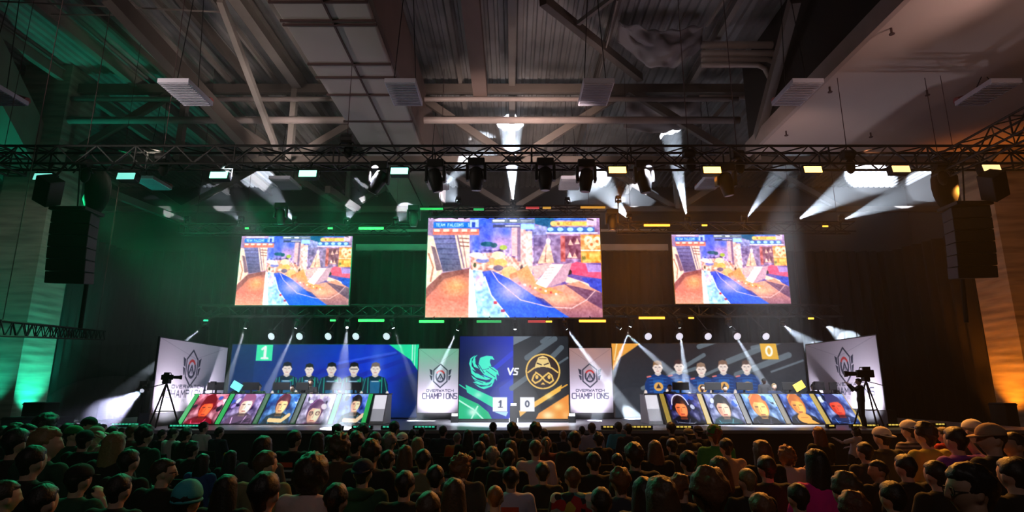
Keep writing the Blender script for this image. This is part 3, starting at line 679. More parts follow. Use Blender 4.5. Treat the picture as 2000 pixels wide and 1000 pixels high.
# ---- the race street picture shown on all three flown screens (crop frame 60..1620 x 80..950)
def game_canvas(w_, h_, ss=2):
    c = Canvas(w_, h_, (150, 120, 170), 60, 80, 1620, 950, ss)
    c.grad([(430, 80), (1030, 80), (1030, 480), (430, 480)], (70, 100, 215), (190, 150, 190))
    c.noise_(.35, (60, 34))
    for (x, y, rx, ry, col, al) in [(600, 230, 60, 120, (40, 70, 215), .8), (500, 330, 45, 120, (60, 100, 230), .8), (780, 210, 50, 40, (30, 80, 210), .9), (720, 300, 90, 60, (190, 140, 200), .7), (860, 250, 60, 90, (215, 170, 190), .8), (560, 120, 60, 40, (40, 90, 210), .8)]:
        c.glow(x, y, rx, ry, col, al)
    # left house
    c.rect(60, 80, 440, 260, (150, 120, 165)); c.grad([(100, 235), (320, 235), (380, 545), (210, 555)], (105, 105, 165), (75, 65, 110))
    for k in range(6): c.line([(112 + k * 16, 270 + k * 44), (330 + k * 9, 265 + k * 46)], 6, (55, 45, 90))
    c.poly([(60, 235), (112, 245), (205, 560), (60, 700)], (240, 205, 185)); c.poly([(95, 330), (130, 340), (200, 540), (150, 550)], (120, 85, 105)); c.line([(75, 400), (120, 520), (100, 640)], 14, (170, 110, 90))
    c.poly([(305, 232), (440, 228), (446, 520), (372, 532)], (235, 205, 190)); c.line([(330, 240), (395, 520)], 12, (110, 85, 120)); c.line([(370, 240), (420, 520)], 8, (150, 100, 110))
    for k in range(3): c.line([(350, 262 + k * 34), (435, 268 + k * 34)], 9, (120, 70, 60))
    # left ground
    c.grad([(60, 700), (200, 570), (445, 528), (445, 950), (60, 950)], (125, 60, 70), (255, 150, 125)); c.glow(330, 680, 130, 90, (255, 175, 110), .8)
    c.poly([(60, 700), (200, 570), (445, 528), (445, 560), (220, 620), (60, 790)], (110, 50, 60), .6)
    for k in range(5): c.line([(90, 700 + k * 50), (430, 640 + k * 62)], 3, (170, 80, 70), .35)
    # centre clutter of stalls
    c.poly([(450, 400), (660, 390), (860, 440), (1000, 470), (1000, 640), (460, 640)], (225, 160, 150))
    c.noise_(.75, (90, 50), [(450, 370), (1060, 330), (1060, 680), (460, 660)])
    for (x, y, rx, ry, col) in [(600, 315, 60, 22, (20, 80, 110)), (660, 325, 30, 22, (20, 70, 90)), (745, 345, 34, 22, (150, 175, 60)), (640, 470, 50, 30, (255, 150, 90)), (700, 410, 60, 30, (255, 225, 180)), (720, 480, 60, 35, (255, 170, 70)),
                                (700, 525, 45, 25, (50, 50, 110)), (560, 460, 60, 22, (90, 110, 200)), (570, 440, 50, 12, (215, 200, 220)), (910, 545, 16, 50, (40, 30, 40)), (490, 500, 14, 20, (40, 60, 40)), (500, 580, 18, 24, (70, 100, 60)), (800, 560, 70, 50, (255, 175, 110)), (880, 600, 80, 40, (250, 120, 70)), (500, 410, 60, 22, (240, 235, 240))]:
        c.ell(x, y, rx, ry, col)
    # towers and right buildings
    for (x0, y0, x1, y1, col) in [(820, 170, 870, 420, (225, 175, 180)), (870, 160, 900, 470, (120, 90, 130)), (900, 180, 945, 480, (225, 185, 180)), (945, 200, 1005, 600, (235, 205, 195)), (1010, 150, 1140, 250, (130, 140, 200)),
                                  (1020, 235, 1140, 330, (95, 90, 145)), (1150, 235, 1260, 330, (105, 95, 150)), (1015, 330, 1260, 480, (120, 105, 155)), (1260, 240, 1300, 470, (170, 70, 70)), (1300, 240, 1440, 445, (95, 45, 75)), (1440, 230, 1620, 480, (235, 145, 70))]:
        c.rect(x0, y0, x1, y1, col)
    c.poly([(1150, 260), (1200, 480), (1050, 490)], (240, 200, 170)); c.ell(1150, 290, 22, 30, (200, 200, 220)); c.line([(1130, 340), (1120, 470)], 8, (150, 90, 90))
    for (x, y) in [(1510, 285), (1590, 290), (1540, 320)]: c.ell(x, y, 38, 42, (255, 225, 175)); c.ell(x, y, 14, 14, (200, 110, 50))
    for (x, y) in [(1350, 300), (1410, 290), (1340, 410), (1385, 415)]: c.poly([(x - 24, y + 24), (x, y - 28), (x + 24, y + 24)], (235, 190, 170))
    c.rect(1440, 366, 1620, 376, (255, 240, 220)); c.rect(1440, 380, 1620, 470, (240, 160, 60)); c.ell(1465, 440, 20, 26, (120, 120, 50))
    c.noise_(.4, (80, 46), [(900, 150), (1620, 150), (1620, 480), (900, 600)])
    # blue tent and red car
    c.poly([(1290, 500), (1620, 480), (1620, 950), (1250, 700)], (90, 70, 150)); c.poly([(1330, 500), (1400, 470), (1620, 520), (1620, 620), (1360, 580)], (220, 70, 110)); c.poly([(1480, 490), (1620, 500), (1620, 560), (1500, 560)], (160, 130, 200))
    c.poly([(1440, 610), (1620, 620), (1620, 740), (1500, 690)], (30, 60, 180)); c.poly([(1290, 590), (1500, 660), (1520, 700), (1300, 650)], (250, 205, 185)); c.ell(1330, 560, 26, 24, (30, 25, 35))
    # ground fan
    c.grad([(980, 560), (1130, 700), (1420, 640), (1620, 740), (1620, 950), (900, 950), (760, 640)], (255, 165, 125), (135, 85, 105))
    c.glow(1250, 790, 170, 60, (245, 180, 140), .85); c.poly([(1280, 660), (1620, 740), (1620, 880), (1480, 800)], (70, 45, 90), .75)
    c.poly([(860, 560), (960, 500), (1030, 640), (1280, 740), (1100, 750), (900, 660)], (255, 150, 90))
    for k in range(8): c.rect(880 + k * 46, 650 + k * 13, 902 + k * 46, 668 + k * 13, (255, 235, 220) if k % 2 else (215, 70, 70))
    # pale sign slab
    c.poly([(1000, 510), (1180, 480), (1180, 500), (1030, 640)], (225, 170, 170)); c.poly([(1030, 660), (1175, 490), (1285, 492), (1125, 700)], (245, 232, 225)); c.poly([(1285, 492), (1360, 480), (1300, 640), (1125, 700)], (190, 150, 170))
    for k in range(5): c.line([(1090 + k * 12, 620 - k * 24), (1155 + k * 12, 615 - k * 24)], 7, (150, 140, 150), .7)
    # lane
    c.grad([(556, 556), (640, 545), (800, 620), (1010, 760), (1330, 950), (800, 950), (640, 760)], (25, 60, 200), (25, 90, 220)); c.glow(830, 720, 120, 70, (175, 165, 225), .75); c.poly([(880, 820), (1200, 870), (1330, 950), (850, 950)], (25, 85, 225), .8); c.poly([(1020, 770), (1100, 790), (1200, 870), (1100, 850)], (20, 40, 150), .7)
    c.line([(640, 550), (700, 640), (900, 800), (1150, 860), (1350, 870), (1480, 800), (1560, 720)], 7, (240, 200, 200))
    c.poly([(470, 540), (556, 556), (640, 760), (800, 950), (515, 950)], (150, 205, 245)); c.glow(530, 640, 40, 60, (245, 180, 215), .9); c.noise_(.4, (70, 40), [(470, 540), (556, 556), (640, 760), (800, 950), (515, 950)])
    c.line([(580, 600), (640, 760), (800, 950)], 9, (250, 240, 245)); c.rect(660, 810, 690, 835, (190, 40, 60)); c.rect(725, 880, 760, 905, (150, 40, 90))
    c.poly([(442, 528), (472, 545), (518, 950), (440, 950)], (255, 246, 235)); c.line([(460, 560), (505, 950)], 8, (225, 200, 200))
    # heads-up bars
    c.rect(60, 80, 440, 108, (175, 150, 190)); c.rect(110, 118, 440, 172, (20, 105, 205)); c.rect(440, 95, 520, 165, (170, 200, 235)); c.rect(460, 120, 490, 165, (25, 60, 170)); c.line([(130, 100), (380, 100)], 12, (235, 220, 235)); c.text('TEAM FALCONS', 135, 132, 24, (200, 235, 255), 4.5, adv=.88, cw=.62); c.text('1', 424, 130, 26, (230, 245, 255), 5)
    c.rect(108, 180, 525, 235, (215, 120, 110))
    for k in range(5): c.rect(118 + k * 83, 182, 170 + k * 83, 205, (255, 225, 200)); c.rect(118 + k * 83, 208, 190 + k * 83, 216, (255, 90, 70))
    c.rect(640, 88, 1030, 128, (90, 110, 130)); c.line([(655, 106), (750, 106)], 16, (220, 230, 235)); c.line([(810, 106), (860, 106)], 18, (235, 240, 240)); c.line([(905, 106), (1000, 106)], 8, (160, 175, 190)); c.rect(650, 140, 900, 168, (50, 60, 105)); c.line([(765, 152), (890, 152)], 10, (235, 235, 245)); c.rect(905, 135, 1025, 185, (150, 205, 245))
    c.poly([(1030, 80), (1200, 80), (1220, 130), (1160, 165), (1030, 135)], (15, 85, 130)); c.rect(1200, 82, 1500, 102, (30, 95, 185)); c.rect(1190, 112, 1560, 152, (250, 195, 90)); c.ell(1200, 132, 30, 24, (255, 190, 110)); c.ell(1245, 132, 14, 14, (150, 110, 60)); c.text('ENCE', 1290, 119, 24, (190, 130, 50), 4.5, adv=.9, cw=.62); c.rect(1500, 85, 1590, 150, (215, 190, 215)); c.line([(1510, 90), (1560, 100)], 12, (50, 40, 60))
    c.rect(1140, 165, 1570, 210, (30, 90, 175))
    for k in range(5): c.ell(1170 + k * 90, 184, 28, 18, (160, 225, 250))
    c.rect(1130, 208, 1600, 222, (210, 215, 240)); c.noise_(.12, (120, 70)); c.glow(830, 730, 150, 90, (185, 170, 225), .55); c.glow(700, 500, 260, 60, (255, 190, 150), .35); c.glow(1300, 330, 330, 130, (235, 175, 185), .25); c.blur(3); c.noise_(.09, (150, 84)); c.noise_(.08, (40, 22)); c.a = c.a * .88 + np.array([255, 214, 214]) / 255. * .12; c.blur(1); c.contrast = 1.35; c.lift = .05
    return c

def flown_screen(c4, w_, h_, label, ty):
    TL, TR, BR, BL = c4
    t = thing('flown_led_screen', label, 'screen', tuple((TL + TR + BR + BL) / 4))
    art_panel('picture', game_canvas(w_, h_), TL, TR, BR, BL, M['art_screen'], t, thick=.12)
    for k in (.2, .8):
        p = TL.lerp(TR, k); obj('hanging_strap', MB().tube([p + Vector((0, .06, .03)), Vector((p.x, 19.8, P(1000, ty, 19.8).z))], .02, 6), M['black'], t)
    return t
def rect_at(x0, y0, x1, y1, Y):
    """upright rectangle on the plane Y whose middle edges meet the given pixel box"""
    xm, ym = (x0 + x1) / 2, (y0 + y1) / 2
    l = P(x0, ym, Y).x; r = P(x1, ym, Y).x; tz = P(xm, y0, Y).z; bz = P(xm, y1, Y).z
    return Vector((l, Y, tz)), Vector((r, Y, tz)), Vector((r, Y, bz)), Vector((l, Y, bz))
flown_screen(rect_at(833.5, 426, 1174, 620, 19.9), 340, 200, 'largest flown screen in the middle, showing a colourful game street', 416)
flown_screen(rect_at(465.5, 460.5, 684.5, 596, 20.3), 236, 144, 'left flown screen in green haze, showing the same game street', 446)
flown_screen(rect_at(1315.5, 457.5, 1538, 593, 20.3), 236, 144, 'right flown screen in orange haze, showing the same game street', 446)

# ------------------------------------------------------------------ stage
SZ = .92; SY = 15.05
st = thing('stage', 'low wide grey stage deck with a dark front fascia', 'stage', (0, 20, 0))
obj('deck', MB().box((0, 19.6, SZ - .04), (27, 9.1, .08)), M['stage_top'], st)
obj('fascia', MB().box((0, SY + .1, (SZ - .08) / 2), (27, .1, SZ - .08)), M['stage_fascia'], st)
obj('edge_trim', MB().box((0, SY + .03, SZ - .03), (27, .03, .05)), M['chrome'], st)
for x_ in (-13.4, 13.4): obj('side_fascia', MB().box((x_, 19.6, (SZ - .08) / 2), (.1, 9, SZ - .08)), M['stage_fascia'], st)
for x_ in np.arange(-13, 13.1, 2): obj('leg', MB().box((x_, 19, .4), (.08, .08, .8)), M['blackmetal'], st)

# light strips on the stage front and deck
STR = [(165, 829, 50, 'bar_t'), (250, 829, 58, 'bar_t'), (362, 832, 56, 'bar_t'), (660, 835, 16, 'bar_t'), (708, 834, 34, 'bar_t'), (762, 834, 28, 'bar_t'), (830, 834, 40, 'bar_t'),
       (1187, 834, 20, 'bar_y'), (1246, 834, 50, 'bar_y'), (1334, 834, 30, 'bar_y'), (1398, 834, 10, 'bar_y'), (1622, 832, 10, 'bar_y'), (1688, 831, 50, 'bar_y'), (1755, 830, 46, 'bar_y'), (1833, 829, 18, 'bar_y')]
for k, (px, py, w_, mk) in enumerate(STR):
    p = Pz(px, py, SZ + .06); hw = w_ / 2 / 1200 * p.y
    t = thing('floor_light_strip', ('green' if mk == 'bar_t' else 'yellow') + ' light strip lying on the stage edge, %s of its colour from the left' % nm[k if k < 7 else k - 7], 'light strip', p, 'light strips on the stage edge')
    obj('housing', MB().box(p - Vector((0, 0, .01)), (hw * 2 + .08, .12, .09)), M['black'], t)
    g = MB(); nseg = max(3, int(hw * 2 / .08))
    for j in range(nseg): g.box(p + Vector((-hw + (j + .5) * 2 * hw / nseg, -.066, .01)), (hw * 2 / nseg * .72, .012, .035))
    obj('led_cells', g, M[mk], t)

# black drapes behind and beside the stage
def drape(a, b, z0, z1, label, fold=.45, amp=.12):
    a, b = Vector(a), Vector(b); L = (b - a).length; n = int(L / fold * 8); d = (b - a).normalized(); s_ = d.cross(Vector((0, 0, 1)))
    mb = MB(); fr = []
    for i in range(n + 1):
        q = a + d * (L * i / n) + s_ * (amp * math.sin(i / 8 * 2 * PI) + .05 * math.sin(i * .37))
        fr.append(q)
    m_ = len(fr)
    mb.v = [(q.x, q.y, z0) for q in fr] + [(q.x, q.y, z1) for q in fr]
    mb.f = [(i, i + 1, i + 1 + m_, i + m_) for i in range(m_ - 1)]
    o = obj('stage_drape', mb, M['drape'], smooth=True); k = o.modifiers.new('solid', 'SOLIDIFY'); k.thickness = .01
    return tag(o, label, 'curtain')
drape((-16.4, 25.0, 0), (16.4, 25.0, 0), 0.02, 7.72, 'tall black pleated drape across the whole back of the stage')
drape((-15.9, 24.7, 0), (-16.1, 21.1, 0), 0.02, 7.5, 'black drape masking the left wing, catching green light')
drape((15.9, 24.7, 0), (16.75, 21.1, 0), 0.02, 7.6, 'black drape masking the right wing beside the orange column')

# ---- event badge and words printed on the white banners
def badge(c, x, y, r, wd=None, sy=1.0):
    dk = (52, 56, 78); wd = wd or r * .15
    hexp = [(x, y - r * 1.28 * sy), (x + r * .82, y - r * .62 * sy), (x + r * .82, y + r * .62 * sy), (x, y + r * 1.28 * sy), (x - r * .82, y + r * .62 * sy), (x - r * .82, y - r * .62 * sy), (x, y - r * 1.28 * sy)]
    c.line(hexp, wd, dk)
    for sx in (-1, 1):
        c.poly([(x + sx * r * .98, y - r * .60 * sy), (x + sx * r * 1.36, y - r * .76 * sy), (x + sx * r * 1.22, y - r * .16 * sy), (x + sx * r * .98, y - r * .06 * sy)], dk)
        c.poly([(x + sx * r * .98, y + r * .04 * sy), (x + sx * r * 1.32, y - r * .08 * sy), (x + sx * r * 1.12, y + r * .48 * sy), (x + sx * r * .98, y + r * .52 * sy)], dk)
    c.ring(x, y + r * .06 * sy, r * .52, r * .60 * sy, r * .2, dk, -28, 208)
    c.ring(x, y + r * .06 * sy, r * .52, r * .60 * sy, r * .2, (222, 60, 60), -140, -40)
    c.line([(x - r * .34, y + r * .42 * sy), (x, y - r * .18 * sy), (x + r * .34, y + r * .42 * sy)], r * .15, dk)
    c.line([(x - r * .05, y + r * .1 * sy), (x, y + r * .4 * sy), (x + r * .05, y + r * .1 * sy)], r * .08, dk, .6)
def words(c, x, y, h_, pitch):
    """three centred lines of lettering"""
    dk = (58, 60, 84)
    c.text('OVERWATCH', x - 4.4 * pitch * .78, y + h_ * .1, h_ * .42, dk, h_ * .11, adv=pitch * .78 / (h_ * .42), cw=pitch * .58 / (h_ * .42))
    c.text('CHAMPIONS', x - 4.4 * pitch, y + h_ * .85, h_, dk, h_ * .18, adv=pitch / h_, cw=pitch * .74 / h_)
    c.text('SERIES', x - 2.9 * pitch * 1.15, y + h_ * 2.15, h_ * .42, (172, 168, 184), h_ * .10, adv=pitch * 1.15 / (h_ * .42), cw=pitch * .5 / (h_ * .42))

def banner(name, c4, w_, h_, aspect, draw, label):
    TL, TR, BR, BL = c4
    t = thing('printed_banner', label, 'banner', tuple((BL + BR) / 2))
    c = Canvas(w_, h_, (214, 206, 220), 0, 0, aspect, 1); draw(c)
    art_panel('fabric', c, TL, TR, BR, BL, M['art_print'], t, thick=.05)
    dn = Vector((0, 0, -1)); nrm = (TR - TL).cross(BL - TL).normalized()
    obj('plinth', MB().prism([BL + nrm * .03, BR + nrm * .03, Vector((BR.x, BR.y, SZ)) + nrm * .03, Vector((BL.x, BL.y, SZ)) + nrm * .03], nrm * .25), M['stage_fascia'], t)
    return t
def drawn_creases(c, a):
    c.line([(0, 0), (a / 2, .24), (a, 0)], .006, (165, 155, 178), .8)  # drawn as a darker V in the fabric colour, cloth stays flat
def side_art(c):
    drawn_creases(c, 2.0); badge(c, .90, .38, .19, sy=1.08); words(c, .86, .62, .098, .128)
def side_art_right(c):
    drawn_creases(c, 2.0); badge(c, 1.13, .38, .19, sy=1.08); words(c, 1.24, .62, .098, .128)
# side banners run along the stage wings
def wing(xp0, yp0, Ya, xp1, yp1, Yb, ybot, flip, label):
    a = P(xp0, yp0, Ya); b = P(xp1, yp1, Yb); zb = P(xp0 if not flip else xp0, ybot, Ya).z
    zt_ = (a.z + b.z) / 2
    A, B = Vector((a.x, Ya, zt_)), Vector((b.x, Yb, zt_))
    A0, B0 = Vector((a.x, Ya, zb)), Vector((b.x, Yb, zb))
    c4 = (A, B, B0, A0) if not flip else (B, A, A0, B0)
    return banner('printed_banner', c4, 190, 150, 2.0, side_art_right if flip else side_art, label)
wing(314, 659, 16.1, 445, 680, 20.3, 807, False, 'large white event banner on the left wing behind the camera stand')
wing(1710, 655, 16.1, 1573, 674, 19.8, 801, True, 'large white event banner on the right wing behind the camera operator')
def mid_art(a, bx):
    def f(c):
        drawn_creases(c, a); badge(c, bx, .43, .105 * 1.25, sy=1.08); words(c, bx, .635, .080, .063)
    return f
cA = rect_at(816.5, 681, 896, 806, 20.5); cB = rect_at(1110, 680, 1196, 806, 20.5)
banner('printed_banner', cA, 110, 160, .66, mid_art(.66, .36), 'narrow white event banner between the blue wall and the versus wall')
banner('printed_banner', cB, 110, 160, .68, mid_art(.68, .335), 'narrow white event banner between the versus wall and the dark wall')

# ---- player walls
def player(c, x, y, s, kind, hair, skin, k):
    """front view bust, y is the chin line, s the head height"""
    if kind == 'g': j1, j2, j3 = (16, 42, 58), (40, 190, 170), (36, 110, 160)
    else: j1, j2, j3 = (20, 55, 120), (60, 130, 210), (30, 90, 170)
    sh = s * 1.12
    c.poly([(x - s * .22, y - s * .1), (x + s * .22, y - s * .1), (x + s * .3, y + s * .3), (x - s * .3, y + s * .3)], [v * .9 for v in skin])
    c.poly([(x - s * .3, y + s * .12), (x - s * .85, y + s * .32), (x - sh, y + s * .9), (x - sh * 1.02, y + s * 1.9), (x + sh * 1.02, y + s * 1.9), (x + sh, y + s * .9), (x + s * .85, y + s * .32), (x + s * .3, y + s * .12), (x, y + s * .28)], j1)
    c.poly([(x - s * .42, y + s * .55), (x + s * .42, y + s * .55), (x + s * .4, y + s * 1.9), (x - s * .4, y + s * 1.9)], j3, .85)
    if kind == 'g':
        for dx in (-.58, .58): c.line([(x + dx * s, y + s * .3), (x + dx * s, y + s * 1.9)], s * .07, j2)
        c.line([(x - s * .8, y + s * .36), (x - sh * .97, y + s * 1.7)], s * .05, j2); c.line([(x + s * .8, y + s * .36), (x + sh * .97, y + s * 1.7)], s * .05, j2)
        c.line([(x - s * .28, y + s * .62), (x + s * .28, y + s * .62)], s * .08, (200, 225, 230)); c.glow(x + s * .42, y + s * .55, s * .1, s * .1, (40, 230, 130), .9)
    else:
        for q in range(5): c.line([(x - s * .75, y + s * (.5 + q * .27)), (x, y + s * (.42 + q * .27)), (x + s * .75, y + s * (.5 + q * .27))], s * .05, j2, .7)
        c.line([(x - s * .9, y + s * .36), (x - s * .62, y + s * .3)], s * .12, (225, 120, 120))
        c.ell(x, y + s * 1.18, s * .38, s * .38, (235, 175, 90)); c.poly([(x - s * .2, y + s * 1.32), (x, y + s * .92), (x + s * .2, y + s * 1.32)], (50, 45, 60))
    for sx in (-1, 1): c.ell(x + sx * sh * .97, y + s * 1.75, s * .14, s * .3, skin)
    hw = s * .37
    c.ell(x, y - s * .5, hw * 1.08, s * .56, hair)
    c.ell(x, y - s * .40, hw, s * .46, skin)
    c.ell(x - hw * 1.0, y - s * .42, s * .06, s * .1, skin); c.ell(x + hw * 1.0, y - s * .42, s * .06, s * .1, skin)
    c.poly([(x - hw * 1.05, y - s * .55), (x - hw * .9, y - s * .95), (x, y - s * 1.08), (x + hw * .9, y - s * .95), (x + hw * 1.05, y - s * .55), (x + hw * .6, y - s * .72), (x, y - s * .66), (x - hw * .6, y - s * .70)], hair)
    for sx in (-1, 1): c.line([(x + sx * s * .09, y - s * .47), (x + sx * s * .22, y - s * .47)], s * .05, (90, 70, 75), .75)
    if k == 3 and kind == 'g': c.line([(x - s * .3, y - s * .46), (x + s * .3, y - s * .46)], s * .05, (30, 30, 40))
    c.line([(x, y - s * .45), (x - s * .03, y - s * .27)], s * .035, [v * .8 for v in skin]); c.line([(x - s * .1, y - s * .15), (x + s * .1, y - s * .15)], s * .035, (190, 110, 110))

def blue_wall():
    c = Canvas(370, 148, (14, 40, 130), 447, 673, 816, 820)
    c.grad([(447, 673), (816, 673), (816, 820), (447, 820)], (16, 45, 105), (20, 60, 200), 'x')
    c.glow(700, 720, 90, 70, (16, 50, 215), .8); c.glow(470, 760, 50, 90, (22, 70, 120), .6); c.glow(806, 770, 34, 70, (10, 26, 62), .85); c.glow(760, 822, 120, 22, (10, 30, 62), .7)
    for (a, b) in [((600, 735), (780, 688)), ((640, 760), (800, 700)), ((690, 775), (815, 722))]: c.line([a, b], 9, (20, 25, 150), .55)
    c.line([(640, 715), (770, 690)], 5, (70, 110, 250), .5); c.glow(735, 740, 14, 60, (110, 150, 250), .5)
    c.rect(447, 673, 494, 820, (14, 46, 92), .6)
    c.rect(496, 673.5, 528, 707, (60, 235, 175)); c.line([(513, 679), (513, 701)], 5.5, (240, 255, 250)); c.line([(507, 683), (513, 678)], 4.5, (240, 255, 250)); c.line([(507, 701.5), (519, 701.5)], 4, (240, 255, 250))
    c.poly([(756, 673), (816, 673), (816, 728), (800, 705)], (30, 225, 160)); c.line([(803, 673), (803, 706)], 2, (200, 255, 235)); c.line([(808, 673), (808, 716)], 1.5, (200, 255, 235))
    for k, (x, y) in enumerate([(559, 733), (602.5, 734), (646, 734), (690, 734), (732, 734)]):
        player(c, x, y, 23 if k != 1 else 21, 'g', [(30, 30, 40), (35, 35, 30), (20, 22, 26), (20, 18, 20), (120, 105, 100)][k], (238, 225, 215), k)
    c.noise_(.03, (90, 40)); c.blur(2); return c
def dark_wall():
    c = Canvas(378, 150, (38, 42, 52), 1197, 671, 1575, 820)
    c.grad([(1197, 671), (1575, 671), (1575, 820), (1197, 820)], (38, 36, 42), (48, 56, 66), 'y')
    for (a, b, wd) in [((1275, 757), (1378, 695), 8), ((1300, 742), (1360, 722), 7), ((1425, 708), (1540, 662), 12), ((1440, 735), (1545, 695), 12), ((1370, 678), (1410, 664), 10), ((1475, 680), (1560, 660), 8), ((1508, 729), (1572, 706), 4), ((1255, 762), (1290, 745), 8), ((1330, 757), (1420, 716), 6)]:
        c.line([a, b], wd, (108, 122, 132), .85)
    c.rect(1197, 671, 1200, 820, (60, 50, 50))
    c.poly([(1197, 671), (1255, 671), (1214, 700), (1197, 728)], (240, 165, 65)); c.line([(1208, 671), (1202, 705)], 2.5, (255, 225, 160))
    c.poly([(1490, 671), (1522, 671), (1525, 704), (1492, 704)], (232, 178, 55)); c.ring(1507, 687, 5.5, 9, 4.2, (255, 252, 235))
    for k, (x, y) in enumerate([(1286, 731), (1328, 729), (1371, 735), (1414, 730), (1460, 730)]):
        player(c, x, y, 23.5, 'e', [(150, 110, 70), (70, 45, 45), (150, 120, 100), (130, 95, 75), (95, 70, 60)][k], (245, 225, 215), k)
    c.noise_(.03, (90, 40)); c.blur(2); return c
def led_wall(c4, cv, label, name='led_wall'):
    TL, TR, BR, BL = c4; t = thing(name, label, 'led wall', tuple((BL + BR) / 2))
    art_panel('picture', cv, TL, TR, BR, BL, M['art_screen2'], t, thick=.12)
    obj('base_rail', MB().box(((BL.x + BR.x) / 2, BL.y - .02, (BL.z - .03 + SZ) / 2), (abs(BR.x - BL.x), .5, max(.03, BL.z - SZ - .035))), M['led_frame'], t)
    return t
led_wall(rect_at(447, 673, 816, 815.5, 20.7), blue_wall(), 'wide blue LED wall with five players and a green score tile')
led_wall(rect_at(1197, 671, 1575, 815.5, 20.7), dark_wall(), 'wide dark LED wall with five players and a yellow score tile')

def versus():
    c = Canvas(240, 180, (12, 24, 70), 897, 657, 1112, 819)
    c.grad([(897, 657), (1003, 657), (1003, 819), (897, 819)], (8, 26, 92), (10, 40, 190), 'x'); c.glow(915, 730, 40, 60, (6, 28, 62), .7)
    c.line([(950, 735), (1003, 690)], 9, (20, 50, 220), .8); c.poly([(975, 760), (1003, 740), (1003, 819), (985, 819)], (10, 60, 210), .6)
    c.grad([(1003, 657), (1112, 657), (1112, 819), (1003, 819)], (34, 38, 44), (24, 24, 28)); c.poly([(1003, 657), (1040, 657), (1003, 675)], (110, 122, 135))
    for (a, b, wd) in [((1030, 700), (1085, 662), 11), ((1000, 760), (1035, 735), 10), ((1060, 668), (1076, 656), 8), ((1078, 700), (1098, 680), 10), ((1085, 716), (1110, 700), 4)]: c.line([a, b], wd, (95, 108, 118), .9)
    # left green angular bands
    g1, g2 = (40, 222, 175), (10, 190, 130)
    c.poly([(910, 753), (965, 778), (963, 797), (913, 768)], g1); c.glow(935, 773, 8, 6, (180, 250, 225), .8); c.line([(898, 753), (912, 762)], 2, g1)
    c.poly([(897, 773), (935, 790), (955, 806), (962, 819), (897, 819)], g2); c.glow(925, 806, 10, 8, (230, 255, 245), .9); c.line([(897, 783), (925, 800), (945, 819)], 3, (190, 255, 230)); c.line([(922, 819), (934, 795)], 3, (190, 255, 230)); c.poly([(965, 805), (993, 805), (989, 814)], (190, 235, 250))
    # right gold bands
    c.poly([(1044, 786), (1098, 753), (1095, 765), (1044, 797)], (250, 190, 70)); c.glow(1072, 776, 8, 6, (255, 235, 160), .8); c.line([(1096, 760), (1108, 753)], 2.5, (240, 175, 60))
    c.poly([(1046, 819), (1052, 808), (1110, 772), (1111, 819)], (245, 150, 55)); c.glow(1070, 812, 12, 8, (255, 245, 190), .95); c.glow(1090, 795, 9, 7, (255, 225, 140), .9); c.glow(1104, 812, 7, 8, (255, 190, 110), .9); c.poly([(1014, 803), (1031, 803), (1016, 815)], (250, 190, 90))
    # bird head emblem: swept feathers
    g = (60, 240, 205)
    def feather(pts): c.poly(pts, g)
    feather([(938, 700), (950, 696), (962, 697), (966, 704), (958, 703), (957, 709), (960, 716), (952, 722), (940, 724), (934, 716), (936, 706)])
    feather([(933, 694), (928, 700), (929, 712), (936, 722), (926, 718), (922, 708), (926, 698)])
    feather([(928, 695), (921, 704), (921, 716), (930, 727), (920, 722), (916, 712), (919, 701)])
    feather([(919, 720), (928, 730), (944, 735), (960, 742), (950, 744), (930, 739), (921, 731)])
    feather([(920, 734), (934, 744), (950, 748), (944, 752), (928, 746)])
    feather([(924, 748), (936, 753), (952, 755), (964, 748), (970, 736), (972, 727), (966, 724), (955, 722), (944, 724), (936, 722), (946, 734), (962, 741), (957, 748), (945, 750), (936, 747)])
    feather([(952, 716), (964, 719), (973, 726), (975, 736), (968, 729), (956, 723)]); feather([(960, 727), (970, 734), (971, 746), (965, 737)])
    feather([(926, 750), (940, 757), (957, 755), (967, 744), (961, 756), (946, 762), (936, 758)])
    for (a, b) in [((934, 712), (946, 730)), ((924, 725), (946, 738)), ((926, 743), (944, 750)), ((956, 718), (970, 728)), ((950, 726), (967, 738))]: c.line([a, b], 1.3, (8, 60, 120))
    # round gold emblem
    gd = (240, 196, 96); c.ell(1061, 727, 34, 35, gd); c.ell(1061, 727, 31, 32, (42, 18, 12)); c.poly([(1061, 696), (1070, 700), (1075, 712), (1078, 722), (1070, 719), (1061, 722), (1052, 719), (1044, 722), (1047, 712), (1052, 700)], (236, 205, 130))
    c.ell(1061, 724, 11, 6, (42, 18, 12)); c.line([(1050, 711), (1058, 714)], 2.4, (42, 18, 12)); c.line([(1072, 711), (1064, 714)], 2.4, (42, 18, 12)); c.line([(1054, 702), (1068, 702)], 1.6, (120, 80, 40))
    c.line([(1032, 729), (1044, 720)], 3, gd); c.line([(1090, 729), (1078, 720)], 3, gd)
    c.line([(1047, 729), (1056, 735), (1066, 746), (1074, 750), (1081, 745), (1078, 735), (1072, 730), (1064, 736), (1054, 746), (1046, 750), (1040, 744), (1043, 735), (1048, 730)], 3.2, gd); c.poly([(1061, 748), (1066, 753), (1056, 753)], gd); c.ell(1049, 738, 3, 4, gd); c.ell(1073, 738, 3, 4, gd)
    # lettering and score tiles
    for (dx, dy, col) in [(0, 0, (248, 248, 252))]:
        c.line([(993, 721), (997, 733), (1003, 721)], 3.4, col); c.line([(1013, 721.5), (1007, 721.5), (1005.5, 726), (1011, 728), (1010, 733), (1003.5, 733)], 3.0, col)
